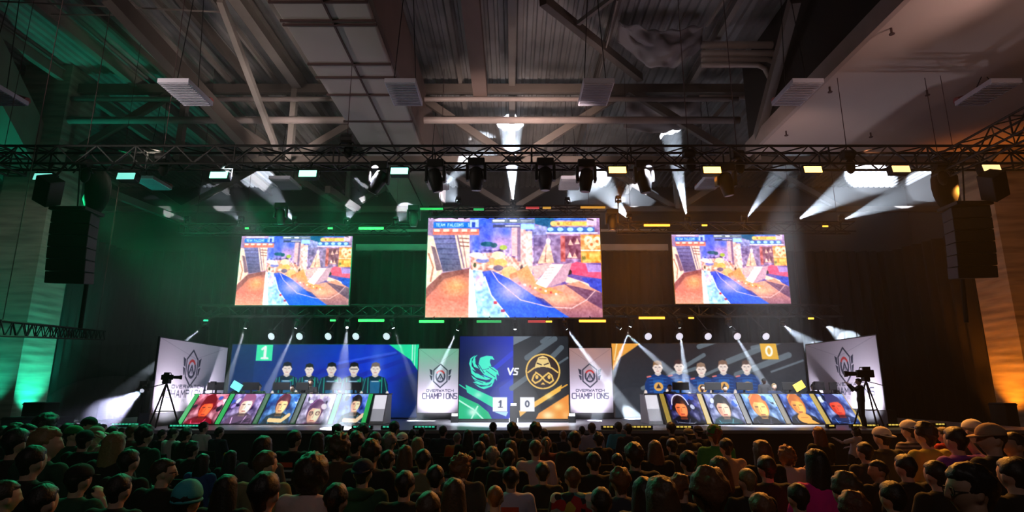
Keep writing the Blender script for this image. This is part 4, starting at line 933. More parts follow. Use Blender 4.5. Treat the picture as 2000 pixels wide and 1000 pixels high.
    c.rect(963.5, 777, 991, 804.5, (250, 250, 255)); c.line([(979, 785), (978, 796)], 3, (38, 48, 92)); c.line([(975.5, 787), (979, 784)], 2.4, (38, 48, 92)); c.line([(974.5, 796.5), (981.5, 796.5)], 2.2, (38, 48, 92))
    c.rect(1016, 777, 1044, 804.5, (250, 250, 255)); c.ring(1030, 790, 3.2, 5.2, 2.8, (36, 46, 80))
    return c
vw = rect_at(897, 657, 1111, 818, 18.75)
t = led_wall(vw, versus(), 'centre LED wall with the green bird emblem versus the round gold emblem')
obj('divider_post', MB().box((P(1003, 740, 18.75).x, 18.7, SZ + .06), (.28, .5, .12)), M['white'], t)
# floor fixture in the middle of the wall and at its feet
for (px, py, lb) in [(1003, 790, 'small lit floor lamp standing in front of the versus wall'), (888, 810, 'small lit floor lamp at the left foot of the versus wall'), (1117, 810, 'small lit floor lamp at the right foot of the versus wall')]:
    p = P(px, py, 18.4); p.z = max(p.z, SZ + .12)
    t = thing('floor_lamp', lb, 'stage light', (p.x, p.y, SZ))
    obj('stand', MB().box((p.x, p.y + .04, (SZ + p.z) / 2 - .03), (.22, .2, p.z - SZ - .02)), M['black'], t)
    obj('lens', MB().box((p.x, p.y - .02, p.z), (.16, .1, .07)), M['lens'], t)

# ---- team desks with leaning face screens
def face_canvas(k, kind, seed):
    r = random.Random(seed)
    c = Canvas(92, 70, (60, 60, 90), 0, 0, 1.15, 1)
    cfg = FACES[kind][k]
    bgc, hair, skin, shirt, hx, hy, hs, hat = cfg
    c.grad([(0, 0), (1.15, 0), (1.15, 1), (0, 1)], bgc, [v * .55 for v in bgc]); c.noise_(.55, (8, 6)); c.noise_(.25, (22, 16))
    c.poly([(hx - .52, 1), (hx - .42, hy + .36), (hx - .14, hy + .24), (hx + .14, hy + .24), (hx + .42, hy + .36), (hx + .52, 1)], shirt)
    c.line([(hx - .3, hy + .4), (hx - .26, 1)], .03, [min(255, v * 1.8 + 30) for v in shirt]); c.line([(hx + .2, hy + .35), (hx + .12, 1)], .03, [min(255, v * 1.6 + 40) for v in shirt])
    c.poly([(hx - .09, hy), (hx + .09, hy), (hx + .12, hy + .36), (hx - .12, hy + .36)], [v * .75 for v in skin])
    c.ell(hx, hy - .07 * hs, .215 * hs, .30 * hs, hair); c.ell(hx, hy, .17 * hs, .26 * hs, skin); c.ell(hx + .05, hy + .05, .09 * hs, .16 * hs, [min(255, v * 1.15) for v in skin], .6)
    c.poly([(hx - .21 * hs, hy - .02), (hx - .19 * hs, hy - .26 * hs), (hx, hy - .38 * hs), (hx + .19 * hs, hy - .26 * hs), (hx + .21 * hs, hy - .02), (hx + .12 * hs, hy - .12 * hs), (hx - .10 * hs, hy - .14 * hs)], hair)
    for sx in (-1, 1): c.line([(hx + sx * .05 * hs, hy - .03), (hx + sx * .12 * hs, hy - .03)], .028, (50, 30, 35))
    c.line([(hx, hy), (hx - .015, hy + .1 * hs)], .02, [v * .7 for v in skin]); c.line([(hx - .05 * hs, hy + .16 * hs), (hx + .05 * hs, hy + .16 * hs)], .025, (150, 50, 55))
    # cheek and brow shading, rim of screen light on hair and shoulders
    c.glow(hx + .09 * hs, hy - .02, .07 * hs, .2 * hs, [min(255, v * 1.2) for v in skin], .5); c.glow(hx - .11 * hs, hy + .08, .06 * hs, .16 * hs, [v * .6 for v in skin], .55)
    c.glow(hx, hy + .3, .2, .05, [v * .3 for v in shirt], .7); c.line([(hx - .19 * hs, hy - .2 * hs), (hx - .05, hy - .36 * hs), (hx + .12 * hs, hy - .33 * hs)], .018, [min(255, v * 2.2 + 40) for v in hair], .6)
    for q in range(9):
        fx, fy = r.random() * 1.15, r.random() * .5
        if abs(fx - hx) > .26: c.ell(fx, fy, .03 + r.random() * .08, .03 + r.random() * .1, r.choice([(235, 240, 250), (40, 90, 190), (20, 24, 40), [min(255, v * 1.3) for v in bgc]]), .75, r.random() * 3)
    for q in range(5): c.line([(hx - .45 + r.random() * .9, hy + .42 + r.random() * .1), (hx - .45 + r.random() * .9, 1)], .02, r.choice([(230, 235, 245), [min(255, v * 2 + 30) for v in shirt], (15, 18, 24)]), .55)
    if hat == 'set':
        c.ring(hx, hy - .06, .25 * hs, .34 * hs, .04, (210, 205, 225), 190, 350); c.ell(hx - .24 * hs, hy, .05, .09, (40, 36, 46)); c.ell(hx + .24 * hs, hy, .05, .09, (40, 36, 46))
    if hat == 'glass':
        for sx in (-1, 1): c.ring(hx + sx * .09 * hs, hy - .02, .07, .06, .02, (40, 25, 30))
    if hat == 'beard': c.ell(hx, hy + .17 * hs, .13 * hs, .12 * hs, [v * .6 for v in hair]); c.line([(hx - .05, hy + .15 * hs), (hx + .05, hy + .15 * hs)], .03, (190, 90, 80))
    c.contrast = 1.2
    if hat == 'hand': c.ell(hx + .02, .82, .24, .16, skin); c.line([(hx - .1, .8), (hx + .14, .8)], .02, [v * .6 for v in skin]); c.poly([(hx + .15, .8), (.95, 1), (.5, 1)], skin)
    if hat == 'cap': c.poly([(hx - .22 * hs, hy - .12), (hx - .17 * hs, hy - .34 * hs), (hx + .05, hy - .42 * hs), (hx + .22 * hs, hy - .2)], hair)
    if hat == 'arm': c.line([(.35, .88), (.8, .9), (1.0, .72)], .13, skin)
    c.blur(3); c.contrast = 1.35; c.lift = .04
    return c
FACES = {'g': [((215, 130, 150), (120, 20, 40), (245, 105, 65), (125, 22, 45), .55, .5, 1.25, 'cap'), ((150, 130, 185), (150, 95, 130), (250, 215, 195), (105, 85, 110), .62, .4, 1.2, 'cap'), ((70, 130, 200), (90, 35, 60), (240, 190, 140), (25, 60, 72), .6, .4, 1.15, 'arm'),
               ((200, 190, 225), (95, 60, 100), (240, 190, 165), (120, 80, 120), .55, .68, 1.35, 'glass'), ((110, 140, 235), (25, 22, 26), (245, 190, 160), (40, 60, 66), .62, .38, .95, 'arm')],
         'e': [((70, 70, 130), (40, 28, 34), (245, 130, 85), (28, 30, 44), .42, .5, 1.2, 'set'), ((150, 160, 215), (16, 14, 20), (250, 190, 165), (30, 70, 78), .55, .5, 1.3, 'plain'), ((140, 180, 240), (215, 120, 60), (255, 195, 120), (26, 26, 38), .5, .48, 1.4, 'plain'),
               ((90, 120, 200), (190, 110, 50), (250, 165, 85), (30, 30, 44), .5, .42, 1.25, 'hand'), ((130, 150, 220), (70, 70, 110), (240, 90, 70), (40, 60, 100), .5, .45, 1.25, 'cap')]}
PN = {'g': ['lit red, at the far left end', 'pale washed out face, second from left', 'dark green jersey and cap hair, middle', 'bowed head with glasses, fourth from left', 'beard and folded arms, nearest the centre'],
      'e': ['headset and reddish face, nearest the centre', 'black fringe and white collar, second from the centre', 'fair hair lit golden, middle one', 'hands clasped at the chin, fourth from the centre', 'reddish face in a cap, far right end']}
Yb, zb_, hh = 17.2, .95, .80
def desk(xa, xb, kind, label):
    t = thing('team_desk', label, 'desk', ((xa + xb) / 2, 17.8, SZ))
    x0, x1 = min(xa, xb) - .02, max(xa, xb) + .02
    # wedge body: front leans back 45 degrees
    prof = [(Yb + .05, zb_ - .03), (Yb + hh + .05, zb_ + hh - .03), (Yb + hh + .95, zb_ + hh - .03), (Yb + hh + .95, zb_ + hh - .09), (Yb + hh + .15, zb_ + hh - .09), (Yb + .5, zb_ - .03)]
    obj('desk_body', MB().prism([(x0, y, z) for y, z in prof], (x1 - x0, 0, 0)), M['black'], t)
    obj('desk_top', MB().box(((x0 + x1) / 2, Yb + hh + .5, zb_ + hh), (x1 - x0 + .04, .95, .04)), M['blackmetal'], t, bevel=.01)
    for x_ in (x0 + .05, (x0 + x1) / 2, x1 - .05): obj('leg', MB().box((x_, Yb + 1.6, (SZ + zb_ + hh) / 2 - .05), (.06, .06, zb_ + hh - SZ - .1)), M['blackmetal'], t)
    mod = (xb - xa) / 5; gold = kind == 'e'
    for k in range(5):
        a = xa + mod * k; b = a + mod
        lx, rx = (a + mod * .16, b - mod * .02) if not gold else (a + mod * .18, b)
        nrm = Vector((0, -1, 1)).normalized() * .012
        TL = Vector((lx, Yb + hh, zb_ + hh)) + nrm; TR = Vector((rx, Yb + hh, zb_ + hh)) + nrm
        BL = Vector((lx, Yb, zb_)) + nrm; BR = Vector((rx, Yb, zb_)) + nrm
        o = art_panel('face_screen', face_canvas(k, kind, k), TL, TR, BR, BL, M['art_screen2'], t, frame=False)
        o['label'] = 'leaning screen with a player portrait, ' + PN[kind][k]
    # glowing slanted dividers
    lit = {0: 1, 1: 1, 2: .25, 3: .12, 4: 1, 5: 1} if not gold else {0: .7, 1: 1, 2: .1, 3: .25, 4: 1, 5: 1}
    for k in range(6):
        a = xa + mod * k + mod * .015; wd = mod * .11
        if k == 5: a = xb - wd
        n_ = Vector((0, -1, 1)).normalized() * .02
        mb_ = MB().prism([Vector((a, Yb, zb_)) + n_, Vector((a + wd, Yb, zb_)) + n_, Vector((a + wd, Yb + hh, zb_ + hh)) + n_, Vector((a, Yb + hh, zb_ + hh)) + n_], -n_ * 1.2)
        mk = mat('divider_glow', (.05, .05, .05), .4, emit=((.02, .50, .10) if not gold else (.62, .42, .05)), strength=lit[k] * .9, vary=0)
        obj('glowing_divider', mb_, mk, t)
    return t
DL = (P(345, 828, Yb).x, P(713, 828, Yb).x); DR = (P(1303, 828, Yb).x, P(1690, 828, Yb).x)
desk(DL[0], DL[1], 'g', 'long left team desk with five leaning face screens and green dividers')
desk(DR[0], DR[1], 'e', 'long right team desk with five leaning face screens and gold dividers')
M['panel_lit'] = mat('white_panel_glow', (.8, .8, .85), .4, emit=(.85, .83, .92), strength=.9); M['panel_dim'] = mat('grey_panel_glow', (.8, .8, .85), .4, emit=(.33, .33, .38), strength=.8)  # both panels emit, added to brighten the dark cabinet front
for (x_, lb, c2) in [(DL[1] + .3, 'short white end cabinet right of the green desk', 'bar_g'), (DR[0] - .3, 'short white end cabinet left of the gold desk', 'bar_o')]:
    t = thing('end_cabinet', lb, 'cabinet', (x_, 17.7, SZ))
    prof = [(Yb, SZ + .01), (Yb + .55, zb_ + hh), (Yb + 1.1, zb_ + hh), (Yb + 1.1, SZ + .01)]
    obj('cabinet_body', MB().prism([(x_ - .2, y, z) for y, z in prof], (.4, 0, 0)), M['white'], t, bevel=.01)
    q0, q1 = Vector((0, Yb + .06, SZ + .10)), Vector((0, Yb + .53, zb_ + hh - .03)); nn = Vector((0, -.83, .55)) * .012; m0 = q0.lerp(q1, .46)
    obj('lit_panel', MB().prism([Vector((x_ - .17, m0.y, m0.z)) + nn, Vector((x_ + .17, m0.y, m0.z)) + nn, Vector((x_ + .17, q1.y, q1.z)) + nn, Vector((x_ - .17, q1.y, q1.z)) + nn], -nn), M['panel_lit'], t)
    obj('grey_panel', MB().prism([Vector((x_ - .17, q0.y, q0.z)) + nn, Vector((x_ + .17, q0.y, q0.z)) + nn, Vector((x_ + .17, m0.y, m0.z)) + nn, Vector((x_ - .17, m0.y, m0.z)) + nn], -nn), M['panel_dim'], t)
    obj('cabinet_top', MB().box((x_, Yb + .82, zb_ + hh + .012), (.44, .62, .024)), M['stage_fascia'], t)
# ------------------------------------------------------------------ people
def fuse(name, mb, voxel, smooth=4, fac=.5):
    """join overlapping shapes into one continuous smooth surface"""
    me = mb.mesh(name); o = bpy.data.objects.new(name, me); C.objects.link(o)
    m = o.modifiers.new('r', 'REMESH'); m.mode = 'VOXEL'; m.voxel_size = voxel; m.use_smooth_shade = True
    if smooth: q = o.modifiers.new('s', 'SMOOTH'); q.factor = fac; q.iterations = smooth
    dg = bpy.context.evaluated_depsgraph_get(); dg.update()
    out = bpy.data.meshes.new_from_object(o.evaluated_get(dg)); out.name = name
    bpy.data.objects.remove(o); bpy.data.meshes.remove(me)
    return out
def loft(mb, rings, n=20):
    """stack of ellipses (x, y, z, rx, ry)"""
    vs_ = []; fs = []
    for (x, y, z, rx, ry) in rings:
        vs_ += [(x + rx * math.cos(2 * PI * k / n), y + ry * math.sin(2 * PI * k / n), z) for k in range(n)]
    for i in range(len(rings) - 1):
        for k in range(n): fs.append((i * n + k, i * n + (k + 1) % n, (i + 1) * n + (k + 1) % n, (i + 1) * n + k))
    fs += [tuple(range(n))[::-1], tuple((len(rings) - 1) * n + k for k in range(n))]
    mb.add(vs_, fs)
def limb(mb, pts, n=14):
    """tapering limb with rounded joints"""
    mb.tube([p for p, r in pts], [r for p, r in pts], n)
    for p, r in pts: mb.sphere(p, r, n, 8)

HC = Vector((0, .015, 1.20))     # head centre of the seated figure
def rotz(p, a, c=HC):
    p = Vector(p); d = p - c; ca, sa = math.cos(a), math.sin(a)
    return Vector((c.x + d.x * ca - d.y * sa, c.y + d.x * sa + d.y * ca, p.z))
SHD = (.178, -.02, 1.008)
def ARM(ps, sx):
    q = {'lap': ((.235, .05, .72), (.15, .27, .63)), 'chin': ((.23, .16, .74), (.07, .20, 1.02)), 'up': ((.36, .10, 1.02), (.20, .10, 1.22)), 'hang': ((.235, -.02, .69), (.24, .07, .45)),
         'reach': ((.27, .22, .86), (.22, .47, .88)), 'cam': ((.24, .18, .90), (.14, .36, 1.12))}[ps]
    return [(Vector((sx * SHD[0], SHD[1], SHD[2])), .056), (Vector((sx * q[0][0], q[0][1], q[0][2])), .042), (Vector((sx * q[1][0], q[1][1], q[1][2])), .028)]
def hand(mb, w_, d, sx):
    d = d.normalized(); side = d.cross(Vector((0, 0, 1)))
    if side.length < .15: side = Vector((1, 0, 0))
    side.normalize(); dn = side.cross(d).normalized()
    if dn.z > 0: dn = -dn
    R_ = Matrix((side, d, dn)).transposed()
    c = w_ + d * .05
    mb.sphere(c, 1, 14, 10, lambda v: c + R_ @ Vector((v.x * .042, v.y * .052, v.z * .018)))
    for k, (o_, L) in enumerate([(-.031, .056), (-.010, .070), (.011, .066), (.031, .050)]):
        b = w_ + d * .085 + side * o_
        mb.tube([b, b + d * L * .45 + dn * .006, b + d * L * .75 + dn * .02, b + d * L * .9 + dn * .04], [.0105, .010, .0095, .008], 8)
    s_ = -sx
    mb.tube([w_ + d * .03 + side * (s_ * .03), w_ + d * .06 + side * (s_ * .055) + dn * .008, w_ + d * .09 + side * (s_ * .062) + dn * .018], [.014, .0115, .009], 8)
def leg_pts(sx, seat, g=0.0):
    if seat: return [(Vector((sx * .095, .0, .55)), .092 + g), (Vector((sx * .13, .43, .53)), .062 + g), (Vector((sx * .13, .45, .27)), .056 + g), (Vector((sx * .13, .46, .10)), .042 + g)]
    return [(Vector((sx * .095, .0, .50)), .092 + g), (Vector((sx * .11, .03, .02)), .060 + g), (Vector((sx * .115, .0, -.14)), .056 + g), (Vector((sx * .12, -.02, -.37)), .042 + g)]
def head_shape(mb, yaw):
    c = Vector((0, .016, 1.205))
    def fn(d):
        p = Vector((d.x * .075, d.y * .096, d.z * .118))
        if d.z < 0: t = -d.z; p.x *= 1 - .30 * t * t; p.y *= (1 - .10 * t) if d.y > 0 else (1 - .35 * t)
        q = c + p; X, Z = q.x, q.z
        if d.y > .2:
            f = .030 * math.exp(-((X / .013) ** 2 + ((Z - 1.178) / .016) ** 2)) + .016 * math.exp(-((X / .010) ** 2 + ((Z - 1.205) / .022) ** 2))
            f += .007 * math.exp(-((X / .024) ** 2 + ((Z - 1.145) / .008) ** 2)) + .012 * math.exp(-((X / .024) ** 2 + ((Z - 1.108) / .014) ** 2)) + .004 * math.exp(-((Z - 1.232) / .012) ** 2)
            for sx in (-1, 1): f -= .010 * math.exp(-(((X - sx * .030) / .015) ** 2 + ((Z - 1.212) / .011) ** 2)); f += .005 * math.exp(-(((X - sx * .030) / .009) ** 2 + ((Z - 1.211) / .007) ** 2))
            q.y += f
        return rotz(q, yaw)
    mb.sphere(c, 1, 48, 40, fn)
    for sx in (-1, 1):
        e = Vector((sx * .077, .006, 1.195)); mb.sphere(e, 1, 12, 10, lambda d: rotz(e + Vector((d.x * .011, d.y * .020 - .004 * d.z, d.z * .033)), yaw))
def body_mesh(name, poseL, poseR, yaw, seat=True):
    mb = MB()
    loft(mb, [(0, 0, .50, .13, .10), (0, 0, .58, .145, .11), (0, -.015, .70, .12, .09), (0, -.02, .84, .135, .095), (0, -.02, .95, .145, .095), (0, -.02, 1.015, .12, .075), (0, -.015, 1.055, .062, .056), (0, -.005, 1.08, .052, .054), (0, .004, 1.14, .052, .058)])
    head_shape(mb, yaw)
    for sx, ps in ((-1, poseL), (1, poseR)):
        A_ = ARM(ps, sx); limb(mb, [(Vector((sx * .08, -.02, 1.025)), .045)] + A_); hand(mb, A_[2][0], A_[2][0] - A_[1][0], sx)
        L_ = leg_pts(sx, seat); limb(mb, L_); z = L_[-1][0]; mb.tube([z, z + Vector((0, .02, -.04)), z + Vector((sx * .01, .15, -.065))], [.04, .042, .026], 12)
    return fuse(name, mb, .0085, 2, .5)
def top_mesh(name, poseL, poseR, seat=True, long_sleeve=False, g=.018):
    mb = MB()
    loft(mb, [(0, 0, .47, .170, .135), (0, 0, .58, .178, .140), (0, -.015, .70, .165, .125), (0, -.02, .84, .172, .125), (0, -.02, .95, .182, .122), (0, -.02, 1.022, .155, .100), (0, -.018, 1.062, .092, .080), (0, -.012, 1.082, .066, .064)])
    for sx, ps in ((-1, poseL), (1, poseR)):
        A_ = ARM(ps, sx); pts = [(Vector((sx * .07, -.02, 1.02)), .060), (A_[0][0], A_[0][1] + g)]
        if long_sleeve: pts += [(A_[1][0], A_[1][1] + g), (A_[1][0].lerp(A_[2][0], .92), .038)]
        else: pts += [(A_[0][0].lerp(A_[1][0], .66), .070)]
        limb(mb, pts)
    return fuse(name, mb, .015, 5, .5)
def hood_mesh():
    mb = MB(); mb.tube([(-.10, .03, 1.04), (-.095, -.06, 1.06), (-.05, -.115, 1.045), (0, -.135, 1.05), (.05, -.115, 1.045), (.095, -.06, 1.06), (.10, .03, 1.04)], [.025, .04, .05, .055, .05, .04, .025], 12); mb.smooth = True; return mb
def pants_mesh(name, seat=True):
    mb = MB(); loft(mb, [(0, 0, .44, .13, .11), (0, 0, .50, .155, .125), (0, 0, .60, .16, .125), (0, 0, .64, .155, .12)])
    for sx in (-1, 1): limb(mb, leg_pts(sx, seat, .014))
    return fuse(name, mb, .018, 4, .5)

def sstep(a, b, x): t = max(0, min(1, (x - a) / (b - a))); return t * t * (3 - 2 * t)
def hair_mesh(kind, seed=0):
    mb = MB(); c = Vector((0, .004, 1.226)); R = Vector((.0895, .112, .108))
    amp, fr, nu, nv = {'short': (.05, 4, 28, 20), 'messy': (.14, 5, 32, 22), 'curly': (.22, 6, 40, 28), 'afro': (.10, 7, 40, 28), 'long': (.06, 4, 32, 26), 'wavy': (.14, 4, 34, 28), 'buzz': (.01, 3, 24, 16), 'pony': (.05, 4, 28, 20), 'bun': (.05, 4, 28, 20)}[kind]
    k = {'short': 1.0, 'messy': 1.08, 'curly': 1.22, 'afro': 1.5, 'long': 1.04, 'wavy': 1.12, 'buzz': .93, 'pony': 1.0, 'bun': 1.0}[kind]
    def fn(d):
        nz = noise.fractal(d * fr * .5 + Vector((seed * 3.1, seed, 0)), .8, 2, 3) * amp
        if kind in ('short', 'long', 'pony', 'bun', 'wavy'): nz += .018 * math.sin(d.x * 60 + d.z * 9 + seed)
        face = sstep(.15, .45, d.y) * (1 - sstep(.28, .52, d.z))
        low = sstep(-.25, -.55, d.z) if kind in ('short', 'buzz', 'messy', 'pony', 'bun') else 0
        side = sstep(.5, .9, abs(d.x)) * sstep(.0, -.3, d.z) if kind in ('short', 'buzz', 'messy', 'pony', 'bun') else 0
        m_ = k * (1 + nz) * (1 - .26 * face) * (1 - .20 * side * (1 - face))
        p = Vector((d.x * R.x, d.y * R.y, d.z * R.z)) * m_
        if low: p.z += .012 * low; p.x *= 1 - .25 * low; p.y *= 1 - .15 * low if d.y < 0 else 1 - .4 * low
        if kind in ('short', 'messy', 'buzz') and d.z < -.2 and d.y < .1: p.z -= .035 * sstep(-.2, -.7, d.z)
        if kind in ('long', 'wavy') and d.z < .1:
            t = sstep(.1, -1, d.z); L = .34 if kind == 'long' else .26
            if d.y < .45:
                p.z -= L * t; p.x = p.x * (1 + .25 * t) + (.035 * (1 if d.x > 0 else -1) * t * (1 - t) * 4 * .5)
                p.y = p.y * (1 - .25 * t) - .055 * t + (.0 if kind == 'long' else .02 * math.sin(p.z * 60) * t)
        return c + p
    mb.sphere(c, 1, nu, nv, fn)
    if kind == 'pony': mb.tube([c + Vector((0, -.09, .04)), c + Vector((0, -.15, .03)), c + Vector((0, -.165, -.08)), c + Vector((0, -.14, -.2))], [.022, .035, .034, .012], 10)
    if kind == 'bun': mb.sphere(c + Vector((0, -.07, .10)), .045, 14, 10)
    mb.smooth = True; return mb
def cap_mesh(kind, back=False):
    mb = MB(); c = Vector((0, .006, 1.250))
    if kind == 'cap':
        mb.sphere(c, 1, 28, 16, lambda d: c + Vector((d.x * .093, d.y * .112, (d.z * .088 if d.z > -.12 else -.012 - .01 * (d.z + .12)))))
        s_ = -1 if back else 1
        n = 14; top = []; 
        for i in range(n + 1):
            a = PI * i / n; top.append((math.cos(a) * .082, s_ * (.06 + math.sin(a) * .125), -.004 - .018 * math.sin(a)))
        mb.prism([c + Vector(p) for p in top], (0, 0, -.007)); mb.sphere(c + Vector((0, 0, .088)), (.009, .009, .005), 8, 6)
    elif kind == 'beanie':
        mb.sphere(c, 1, 32, 20, lambda d: c + Vector((d.x * .093, d.y * .112, d.z * (.104 if d.z > 0 else .05))) * 1.0 + Vector((0, 0, .004 * math.sin(math.atan2(d.y, d.x) * 28) if d.z < .9 else 0)))
        mb.tube([c + Vector((math.cos(t) * .086, math.sin(t) * .105, -.035)) for t in [2 * PI * i / 24 for i in range(25)]], .011, 8, caps=False)
    elif kind == 'hat':
        mb.sphere(c, 1, 28, 16, lambda d: c + Vector((d.x * .094, d.y * .112, max(d.z, -.1) * .095)))
        mb.tube([c + Vector((0, 0, -.012)), c + Vector((0, 0, -.016))], [.15, .16], 28)
    mb.smooth = True; return mb

print('building people')
BODY = {}; TOP = {}; EARS = {}; HAIR = {}; HATS = {}
def body(poseL, poseR, yaw, seat=True):
    k = (poseL, poseR, round(yaw, 2), seat)
    if k not in BODY: BODY[k] = body_mesh('body', poseL, poseR, yaw, seat)
    return BODY[k]
def top(poseL, poseR, seat, ls):
    k = (poseL, poseR, seat, ls)
    if k not in TOP: TOP[k] = top_mesh('shirt', poseL, poseR, seat, ls)
    return TOP[k]
PANTS = {True: pants_mesh('trousers', True), False: pants_mesh('trousers', False)}
def mesh_once(d, k, fn):
    if k not in d: d[k] = fn().mesh('m')
    return d[k]
SHOE = {}
HOOD = hood_mesh().mesh('hood')
SKIN = {'light': mat('light_skin', (.62, .40, .31), .55), 'mid': mat('tan_skin', (.42, .25, .17), .55), 'dark': mat('dark_skin', (.16, .085, .055), .5)}
HCOL = {'black': (.010, .009, .010), 'dark brown': (.028, .018, .012), 'brown': (.075, .042, .024), 'auburn': (.15, .06, .025), 'blond': (.24, .17, .08), 'grey': (.22, .20, .19), 'ginger': (.26, .10, .03), 'teal': (.02, .35, .42), 'reddish': (.12, .035, .02)}
HM = {k: mat(k.replace(' ', '_') + '_hair', v, .5, vary=.4, scale=60, bump=.3) for k, v in HCOL.items()}
CCOL = {'black': (.010, .010, .011), 'navy': (.015, .022, .05), 'white': (.75, .70, .72), 'pale pink': (.66, .48, .50), 'grey': (.10, .10, .11), 'charcoal': (.03, .03, .033), 'orange': (.85, .14, .03), 'red': (.42, .02, .02), 'magenta': (.75, .01, .33), 'purple': (.22, .04, .42), 'teal': (.05, .42, .50),
        'olive': (.5, .42, .07), 'green': (.02, .22, .06), 'dark green': (.012, .06, .035), 'lavender': (.52, .47, .62), 'tan': (.40, .27, .19), 'brown': (.07, .04, .025), 'blue': (.03, .08, .30), 'cream': (.55, .45, .36), 'maroon': (.10, .015, .02), 'khaki': (.20, .18, .10), 'salmon': (.50, .16, .12)}
CM = {k: mat(k.replace(' ', '_') + '_cloth', v, .9, bump=.15, scale=30) for k, v in CCOL.items()}
def floral():
    m = mat('floral_cloth', (.1, .1, .1), .85); n = m.node_tree.nodes; l = m.node_tree.links
    vr = n.new('ShaderNodeTexVoronoi'); vr.inputs['Scale'].default_value = 11; tc = n.new('ShaderNodeTexCoord'); l.new(tc.outputs['Object'], vr.inputs['Vector'])
    rp = n.new('ShaderNodeValToRGB'); rp.color_ramp.interpolation = 'CONSTANT'; e = rp.color_ramp.elements
    e[0].color = (.02, .02, .03, 1); e[1].position = .25; e[1].color = (.45, .02, .03, 1)
    for p_, c_ in ((.42, (.55, .40, .05, 1)), (.6, (.35, .45, .40, 1)), (.75, (.05, .25, .28, 1)), (.88, (.6, .55, .5, 1))):
        q = e.new(p_); q.color = c_
    sx = n.new('ShaderNodeSeparateColor'); l.new(vr.outputs['Color'], sx.inputs[0]); l.new(sx.outputs[0], rp.inputs[0]); l.new(rp.outputs[0], n['Principled BSDF'].inputs['Base Color']); return m
CM['floral'] = floral()
def striped():
    m = mat('striped_cloth', (.3, .3, .3), .85); n = m.node_tree.nodes; l = m.node_tree.links
    wv = n.new('ShaderNodeTexWave'); wv.bands_direction = 'Z'; wv.inputs['Scale'].default_value = 7; tc = n.new('ShaderNodeTexCoord'); l.new(tc.outputs['Object'], wv.inputs['Vector'])
    mx = n.new('ShaderNodeMix'); mx.data_type = 'RGBA'; mx.inputs[6].default_value = (.35, .28, .30, 1); mx.inputs[7].default_value = (.03, .02, .03, 1); l.new(wv.outputs['Fac'], mx.inputs[0]); l.new(mx.outputs[2], n['Principled BSDF'].inputs['Base Color']); return m
CM['striped'] = striped()
M['print_red'] = mat('red_shirt_print', (.75, .08, .03), .8); M['print_white'] = mat('white_shirt_print', (.6, .6, .62), .8)
M['flower'] = mat('yellow_flower', (.6, .38, .03), .7)

